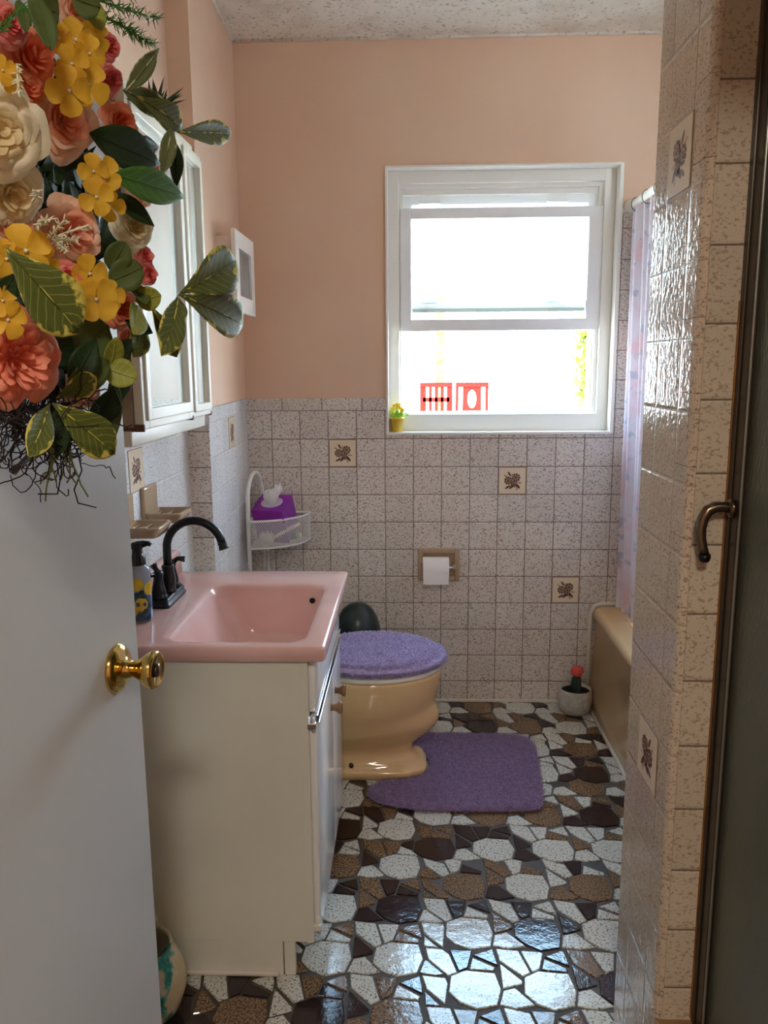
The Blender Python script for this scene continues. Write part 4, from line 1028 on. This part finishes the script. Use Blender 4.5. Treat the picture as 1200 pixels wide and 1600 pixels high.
def rose(px, py, rpx, n, kind, ox=0, oz=0, stage=1.0, wcam=.75, squash=1.0):
    P = onD(px, py, n); R = rpx*px2m(P); A_, B_, N_ = basis(facing(P, wcam, ox, oz)); b = MB(); ph = rw.uniform(0, 6)
    ruf = kind == 'coral'
    rings = [(5, 1.0, .02, .80, 0), (5, .93, .16, .78, 0), (5, .80, .32, .80, 0), (5, .66, .44, .82, 0), (4, .50, .54, .95, 1), (4, .36, .60, 1.0, 1), (3, .23, .62, 1.2, 1), (2, .12, .60, 1.5, 1)]
    if ruf: rings = [(6, 1.0, .02, .70, 0), (6, .94, .15, .68, 0), (7, .80, .34, .55, 1), (8, .66, .48, .45, 0), (8, .52, .60, .42, 1), (6, .38, .66, .5, 0), (5, .24, .70, .6, 1), (3, .12, .70, .9, 0)]
    for ri, (cnt, rad, H, W, mi) in enumerate(rings):
        for k in range(cnt):
            a = ph+ri*.9+2*PI*k/cnt+rw.uniform(-.2, .2); rd_ = rad*rw.uniform(.88, 1.06); hh0 = H*stage*rw.uniform(.85, 1.12); p1_, p2_ = rw.uniform(0, 6), rw.uniform(0, 6)
            sh_ = rw.choice((-1, 1))*rw.uniform(.03, .09); V = []; nu, nv = 9, 8; cl = rw.uniform(.10, .26)*(1 if ri < 5 else .3)
            for i in range(nu+1):
                for j in range(nv+1):
                    q = 2*j/nv-1; te = i/nu*(1-.26*abs(q)**2.4+.03*math.sin(4*q+p1_))
                    lip = max(0, te-.68)/.32
                    rr_ = R*(rd_*(.12+.88*te**.75)+.07*lip**2*(1-q*q)+sh_*q*.6+.020*math.sin(6*q+p2_)*te)
                    th_ = q*W*(.45+.55*te)
                    h_ = R*(hh0*te**1.3-cl*lip**2+sh_*q+.035*math.sin(5*q+p1_)*te**2-.10*q*q*te)
                    e2 = A_*math.cos(a+th_)+B_*math.sin(a+th_)
                    V.append(P+e2*rr_+N_*(h_-R*.30))
            b.add(V, [(i*(nv+1)+j, i*(nv+1)+j+1, (i+1)*(nv+1)+j+1, (i+1)*(nv+1)+j) for i in range(nu) for j in range(nv)], mi, True)
    o = b.build('rose', list(PM[kind]), wr, fix=False)
    return o
ROSES = [(0, 205, 78, .105, 'cream', -.2, 0, .8), (22, 305, 62, .085, 'cream', .1, -.3, .8), (28, 352, 50, .075, 'blush', .2, -.2, .8),
         (104, 188, 62, .075, 'peach', .1, 0, 1), (52, 88, 56, .070, 'orange', .5, .3, 1.25), (40, 135, 42, .060, 'orange', .5, .1, 1.25), (118, 362, 58, .080, 'peach', .1, .1, 1), (212, 352, 40, .085, 'cream', .2, .2, 1.1),
         (190, 192, 34, .055, 'orange', .3, .1, 1.35), (170, 72, 26, .06, 'pink', .6, 0, 1.4), (172, 125, 28, .06, 'pink', .6, 0, 1.4), (108, 436, 34, .085, 'pink', .1, .1, 1.2), (228, 400, 18, .085, 'pink', .3, .2, 1.2), (234, 428, 18, .085, 'pink', .3, 0, 1.3),
         (188, 482, 36, .075, 'orange', .3, -.1, 1.35), (32, 560, 80, .095, 'coral', .1, -.1, .85), (132, 612, 34, .060, 'peach', .2, -.3, 1.1), (18, 36, 34, .08, 'pink', .2, .2, 1.1), (120, 18, 34, .05, 'blush', .3, .3, 1.1),
         (225, 300, 26, .055, 'blush', .5, 0, 1.3), (236, 260, 20, .05, 'orange', .5, 0, 1.3), (205, 530, 18, .05, 'coral', .4, 0, 1.2), (-30, 440, 60, .06, 'coral', .1, 0, 1), (-60, 90, 70, .08, 'peach', 0, 0, 1)]
for r in ROSES: rose(*r)
def blossom(px, py, rpx, n, petals=4, rot=0, kind='yellow', ox=0, oz=0):
    P = onD(px, py, n); R = rpx*px2m(P); A_, B_, N_ = basis(facing(P, .8, ox, oz)); b = MB()
    for k in range(petals):
        a = rot+2*PI*k/petals+rw.uniform(-.15, .15); e = A_*math.cos(a)+B_*math.sin(a)
        leafgrid(P+e*R*.06, e+N_*.12, N_, R*1.0, R*1.02, rw.uniform(-.1, .6), .22, 8, 5, 1.5, 0, b, .05, tip=.5)
    b.lathe([(.0, -.02*R), (.10*R, .02*R), (.08*R, .12*R), (0, .16*R)], (0, 0, 0), 10, 1, M=Matrix.Translation(P) @ Matrix((A_, B_, N_)).transposed().to_4x4())
    return b.build('yellow_blossom', [PM[kind][0], M_SPRIG], wr, fix=False)
for (x, y, r, n, ro) in ((118, 62, 30, .095, .3), (148, 58, 24, .10, 1), (112, 100, 28, .10, .6), (138, 132, 34, .102, 1.1), (108, 142, 36, .10, .2), (140, 84, 26, .105, .1), (92, 60, 22, .085, 1.4), (162, 272, 28, .105, .9), (146, 268, 26, .10, .2), (150, 308, 28, .10, .5), (172, 322, 24, .095, 1.5),
                         (40, 392, 40, .11, .5), (60, 412, 34, .11, 1.2), (10, 405, 30, .1, 0), (140, 428, 30, .10, .2), (150, 468, 36, .105, .8), (172, 462, 24, .10, .1), (12, 500, 30, .11, .4), (4, 110, 22, .12, .5), (18, 128, 18, .12, 1.1), (4, 470, 26, .11, .9)):
    blossom(x, y, r, n, 4, ro)
def leaf(p0, p1, wpx, n0, n1, mat, name='leaf', curl=.35, cup=.25, shape=.62, up_=None, wave=.03, tip=.8):
    A0 = onD(p0[0], p0[1], n0); A1 = onD(p1[0], p1[1], n1); d = A1-A0; ln = d.length
    W = wpx*px2m(A1)*1.05; nn = facing((A0+A1)/2, .8) if up_ is None else up_
    b = MB(); leafgrid(A0, d+nn*ln*math.sin(curl*.5)*.9, nn, ln*1.03, W, curl, cup, 10, 6, shape, 0, b, wave, tip=tip)
    o = b.build(name, mat, wr, fix=False)
    m = o.modifiers.new('thick', 'SOLIDIFY'); m.thickness = .0006
    b = MB(); d2 = (d+nn*ln*math.sin(curl*.5)*.9).normalized(); u2 = (nn-d2*nn.dot(d2)).normalized()
    pts_ = []
    for i in range(9):
        t_ = i/8*.96; ang_ = curl*t_; pts_.append(A0+d2*(ln*1.03*t_*math.cos(ang_*.5))-u2*(ln*1.03*t_*math.sin(ang_*.5))+u2*.0006)
    b.tube(pts_, .0007, 5, radii=[.0010-.00008*i for i in range(9)])
    b.build('leaf_rib', mat, o)
    return o
LV, LG, LDK, LE, LL, LS = M_LVAR, M_LGREEN, M_LDARK, M_LEUC, M_LLIME, M_LGREY
LEAVES = [((276, 206), (362, 208), 34, .12, .14, LV, .1), ((214, 150), (286, 200), 40, .10, .12, LV, .5), ((196, 142), (249, 76), 26, .10, .12, LS, .2), ((192, 140), (272, 182), 34, .08, .11, LS, .4), ((268, 200), (252, 276), 26, .12, .11, LS, .3), ((272, 220), (276, 292), 22, .11, .10, LDK, .3),
          ((282, 458), (371, 406), 66, .13, .16, LV, .35), ((280, 460), (383, 508), 58, .13, .16, LV, .35), ((278, 462), (262, 546), 46, .12, .14, LV, .4), ((278, 462), (285, 500), 20, .12, .13, LV, .2), ((236, 478), (276, 556), 34, .10, .12, LV, .5), ((222, 500), (214, 552), 38, .08, .10, LV, .3),
          ((8, 388), (122, 518), 88, .12, .15, LV, .35), ((82, 630), (178, 708), 60, .10, .13, LV, .3), ((76, 632), (52, 706), 46, .10, .12, LV, .3), ((96, 632), (92, 712), 34, .09, .11, LDK, .3),
          ((176, 272), (289, 308), 46, .10, .13, LG, .25), ((140, 208), (250, 256), 56, .09, .12, LDK, .25), ((176, 300), (240, 352), 26, .08, .11, LDK, .3), ((52, -10), (80, 74), 38, .10, .12, LE, .2), ((60, 10), (92, 20), 50, .09, .10, LE, .2), ((112, -4), (156, 12), 46, .10, .12, LE, .2), ((130, -10), (158, 44), 34, .09, .11, LL, .2), ((30, 0), (40, 46), 22, .1, .11, LE, .2),
          ((170, 420), (196, 380), 40, .09, .11, LE, .3), ((170, 440), (222, 418), 48, .09, .12, LE, .2), ((205, 440), (228, 470), 30, .09, .12, LE, .2), ((212, 470), (250, 462), 36, .10, .13, LL, .2), ((214, 478), (214, 516), 40, .10, .13, LL, .2), ((196, 500), (238, 520), 26, .08, .1, LDK, .2),
          ((170, 580), (182, 530), 32, .10, .12, LL, .2), ((165, 575), (212, 592), 44, .10, .13, LL, .3), ((170, 572), (205, 530), 30, .08, .10, LDK, .3), ((100, 560), (168, 510), 70, .07, .10, LE, .3), ((110, 600), (150, 530), 44, .09, .11, LDK, .4), ((104, 610), (170, 566), 42, .09, .11, LE, .3), ((60, 520), (110, 570), 60, .06, .08, LDK, .3), ((88, 622), (150, 590), 36, .09, .11, LV, .3),
          ((152, 660), (178, 610), 46, .07, .10, LDK, .4), ((176, 590), (176, 690), 26, .07, .09, LE, .8), ((200, 560), (178, 640), 30, .06, .08, LDK, .5), ((36, 262), (60, 330), 30, .05, .07, LDK, .3), ((60, 480), (130, 470), 60, .05, .06, LDK, .3), ((-10, 480), (22, 430), 40, .1, .12, LDK, .3), ((130, 240), (95, 200), 46, .04, .05, LDK, .3),
          ((190, 330), (160, 400), 40, .05, .06, LDK, .3), ((60, 330), (20, 260), 60, .04, .05, LDK, .3), ((196, 230), (250, 230), 30, .05, .06, LDK, .3), ((150, 640), (116, 668), 40, .05, .06, LDK, .3)]
for (p0, p1, wp, n0, n1, m, cu_) in LEAVES:
    rd = m in (LL, LE); leaf(p0, p1, wp, n0, n1, m, 'leaf', cu_, .22, 1.5 if m is LV else (1.0 if rd else .85), tip=.55 if rd else (.75 if m is LV else .95))
# needle sprays
def spray(p0, p1, n0, n1, cnt, lpx, mat, name, droop=0, thick=.0005):
    A0, A1 = onD(*p0, n0), onD(*p1, n1); b = MB(); d = A1-A0; L_ = lpx*px2m(A0)
    pts_ = [A0+d*(i/8)-up*droop*(i/8)**2 for i in range(9)]; b.tube(pts_, .0010, 5)
    for i in range(cnt):
        t_ = rw.random(); P = A0+d*t_-up*droop*t_**2; dr_ = (d.normalized()*.7+Vector((rw.gauss(0, 1), rw.gauss(0, 1), rw.gauss(0, 1))).normalized()).normalized()
        b.tube([P, P+dr_*L_*.6+d.normalized()*L_*.05, P+dr_*L_*rw.uniform(.8, 1.1)+d.normalized()*L_*.25], thick, 4, radii=[thick*1.2, thick, thick*.3])
    return b.build(name, mat, wr, fix=False)
spray((150, 0), (248, 30), .10, .12, 110, 17, M_LGREEN, 'needle_sprig'); spray((155, 20), (240, 70), .10, .12, 130, 17, M_LGREEN, 'needle_sprig', .0); spray((150, -10), (215, -10), .10, .11, 60, 18, M_LGREEN, 'needle_sprig')
spray((228, 22), (252, 26), .12, .12, 16, 10, M_SPRIG, 'pale_sprig', 0, .0007); spray((225, 56), (246, 70), .12, .12, 14, 9, M_SPRIG, 'pale_sprig', 0, .0007); spray((0, 50), (34, 10), .12, .13, 46, 13, M_LGREEN, 'needle_sprig')  # pale sprigs put window light into the colour of the needle tips
for (a, c_) in (((78, 370), (100, 345)), ((82, 372), (138, 352)), ((84, 374), (122, 376)), ((84, 376), (105, 392)), ((52, 312), (60, 298)), ((26, 100), (30, 150)), ((56, 352), (80, 342))):
    spray(a, c_, .12, .145, 26, 11, M_SPRIG, 'pale_sprig', 0, .0007)
# spiky succulent
P = onD(246, 172, .08); b = MB(); Lp = px2m(P)
for i in range(34):
    a = rw.uniform(-1.25, 1.25); d_ = (up*math.cos(a)+rt*math.sin(a)-fw*rw.uniform(-.4, .5)).normalized(); leafgrid(P+rt*Lp*rw.uniform(-8, 8), d_, -fw, Lp*rw.uniform(30, 54), Lp*7, .3, .3, 4, 2, .5, 0, b)
b.build('spiky_leaf_cluster', M_LDARK, wr, fix=False)
# twig tangle below, plus the backing ring
b = MB()
def wig(p, d0, ln, steps=16, r=.0009, wob=.55):
    pts_ = [p]; d = d0.normalized()
    for i in range(steps):
        d = (d+Vector((rw.gauss(0, wob), rw.gauss(0, wob)*.6, rw.gauss(0, wob)))*.55).normalized(); pts_.append(pts_[-1]+d*(ln/steps))
        if (pts_[-1]-hinge).dot(dn) < .006: pts_[-1] = pts_[-1]+dn*.012
    return pts_
for i in range(150):
    x_ = rw.uniform(-10, 112); p = onD(x_, rw.uniform(610, 672), rw.uniform(.03, .09)); b.tube(wig(p, -up*1.0+rt*rw.uniform(-.7, .7), rw.uniform(.03, .085), 14, wob=.7), .0007, 4, radii=None)
for i in range(26):
    p = onD(rw.uniform(60, 128), rw.uniform(650, 700), rw.uniform(.04, .09)); b.tube(wig(p, -up+rt*rw.uniform(-.5, .6), rw.uniform(.05, .11), 20, wob=.9), .0006, 4)
b.tube([onD(52, 660, .08), onD(44, 690, .085), onD(46, 712, .085), onD(30, 728, .09), onD(22, 734, .09)], .002, 6, radii=[.0015, .002, .003, .0025, .004])
b.tube([onD(94, 690, .07), onD(96, 740, .075), onD(90, 772, .075), onD(60, 772, .08)], .0008, 5)
b.tube([onD(120, 700, .07), onD(128, 735, .07), onD(116, 765, .07), onD(122, 786, .07), onD(150, 793, .07)], .0008, 5)
b.build('twig_tangle', M_TWIG, wr, fix=False)
b = MB()
for i in range(9):
    p = onD(rw.uniform(78, 110), rw.uniform(650, 690), .08); b.tube(wig(p, -up+rt*rw.uniform(-.2, .1), rw.uniform(.04, .075), 10, wob=.25), .0009, 4)
b.build('green_stem', M_TWIGG, wr, fix=False)
b = MB(); C0 = onD(30, 330, .022); 
ringp = [C0+dv*.135*math.cos(2*PI*i/40)+Vector((0, 0, 1))*.175*math.sin(2*PI*i/40) for i in range(41)]
for k in range(7): 
    ph = k*.9; b.tube([p+dn*(.008*math.sin(9*i/40*2*PI+ph)+.004)+Vector((0, 0, .012*math.sin(7*i/40*2*PI+ph))) for i, p in enumerate(ringp)], .008, 7)
b.build('twig_ring', M_BACKING, wr)
b = MB()
for i in range(420):
    a = rw.uniform(0, 2*PI); q = rw.uniform(.2, 1.1); p = C0+dv*.135*q*math.cos(a)+Vector((0, 0, 1))*.19*q*math.sin(a)+dn*rw.uniform(.0, .03)
    d_ = Vector((rw.gauss(0, 1), rw.gauss(0, 1), rw.gauss(0, 1))).normalized()
    leafgrid(p, (d_-dn*d_.dot(dn)*.8), dn, rw.uniform(.025, .045), .020, .3, .2, 4, 2, .62, 0, b)
b.build('backing_leaves', M_LDARK, wr, fix=False)

# ------------------------------------------------------------------ outdoors beyond the window
GZ = .10
MB().box((-9, 3.40, GZ-.3), (12, 26, GZ)).build('ground', simple('sunlit_pale_paving', rgb(226, 220, 208), .7), structure=True)
M_RED = simple('red_painted_wood', (.16, .008, .006, 1), .95, Specular_IOR_Level=0)
def outdoor_chair(cx, cy, rz, lab, oval=True):
    t = thing('outdoor_chair', lab, 'chair', (cx, cy, GZ), 'red chairs on the patio'); 
    Mx = Matrix.Translation((cx, cy, GZ)) @ Matrix.Rotation(rz, 4, 'Z')
    for sx_ in (-1, 1):
        MB().box((sx_*.2-.02, -.012, 0), (sx_*.2+.02, .012, 1.0), 0, .002, Mx).build('back_post', M_RED, t)
        MB().box((sx_*.2-.018, .38, 0), (sx_*.2+.018, .42, .4), 0, .002, Mx).build('leg', M_RED, t)
    MB().box((-.22, -.02, .40), (.22, .45, .44), 0, .01, Mx).build('seat', M_RED, t)
    b = MB(); b.box((-.22, -.022, .96), (.22, .022, 1.02), 0, .002, Mx); b.box((-.2, -.02, .50), (.2, .02, .56), 0, .002, Mx)
    if oval:
        n = 32; O_ = []; I_ = []
        for i in range(n):
            a = 2*PI*i/n; c, s_ = math.cos(a), math.sin(a); k = 1/max(abs(c), abs(s_)); O_.append((c*k*.125, s_*k*.22+.75)); I_.append((c*.058, s_*.12+.80))
        V = [(x, -.008, z) for x, z in O_]+[(x, -.008, z) for x, z in I_]+[(x, .008, z) for x, z in O_]+[(x, .008, z) for x, z in I_]
        Fs = []
        for i in range(n):
            j = (i+1) % n; Fs += [(i, j, n+j, n+i), (2*n+i, 3*n+i, 3*n+j, 2*n+j), (n+i, n+j, 3*n+j, 3*n+i), (i, 2*n+i, 2*n+j, j)]
        b.add(V, Fs, 0, False, Mx)
    else:
        for k in range(5): b.box((-.18+k*.08, -.008, .52), (-.14+k*.08, .008, .98), 0, .001, Mx)
        b.box((-.2, -.008, .76), (.2, .008, .82), 0, .001, Mx)
    b.build('back_panel', M_RED, t)
outdoor_chair(.820, 11.0, 0, 'red wooden chair with oval cut-out back, right one outside window')
outdoor_chair(.345, 11.1, .0, 'red slatted chair outside, beside the thin brick pillar', False)
bp = MB(); bp.box((.40, 13.0, GZ), (.53, 13.13, 2.40), 0, .004)
tag(bp.build('brick_pillar', simple('pale_brick', (.16, .035, .016, 1), .95, var=(9, (.3, .09, .045, 1)), Specular_IOR_Level=0)), 'slim brick pillar standing beyond the slatted red chair', 'pillar')
hedge = thing('garden_shrub', 'sunlit green shrub outside at the right window jamb', 'shrub', (2.15, 9.0, GZ))
b = MB()
for i in range(1500):
    a = rw.uniform(0, 2*PI); e = rw.uniform(-1, 1); q = rw.uniform(.7, 1)
    p = Vector((2.2+.42*q*math.cos(a)*math.sqrt(1-e*e), 9.0+.4*q*math.sin(a)*math.sqrt(1-e*e), 1.45+.85*q*e))
    leafgrid(p, (rw.gauss(0, 1), rw.gauss(0, 1), rw.gauss(0, 1)), (rw.gauss(0, 1), -1, 1), .10, .05, .3, .2, 3, 2, .62, 0, b)
b.build('foliage', simple('bright_garden_leaf', (.12, .16, .02, 1), .9, Specular_IOR_Level=.1), hedge, fix=False)
MB().tube([(2.2, 9.0, GZ), (2.2, 9.0, 1.5)], .04, 8).build('trunk', M_TWIG, hedge)
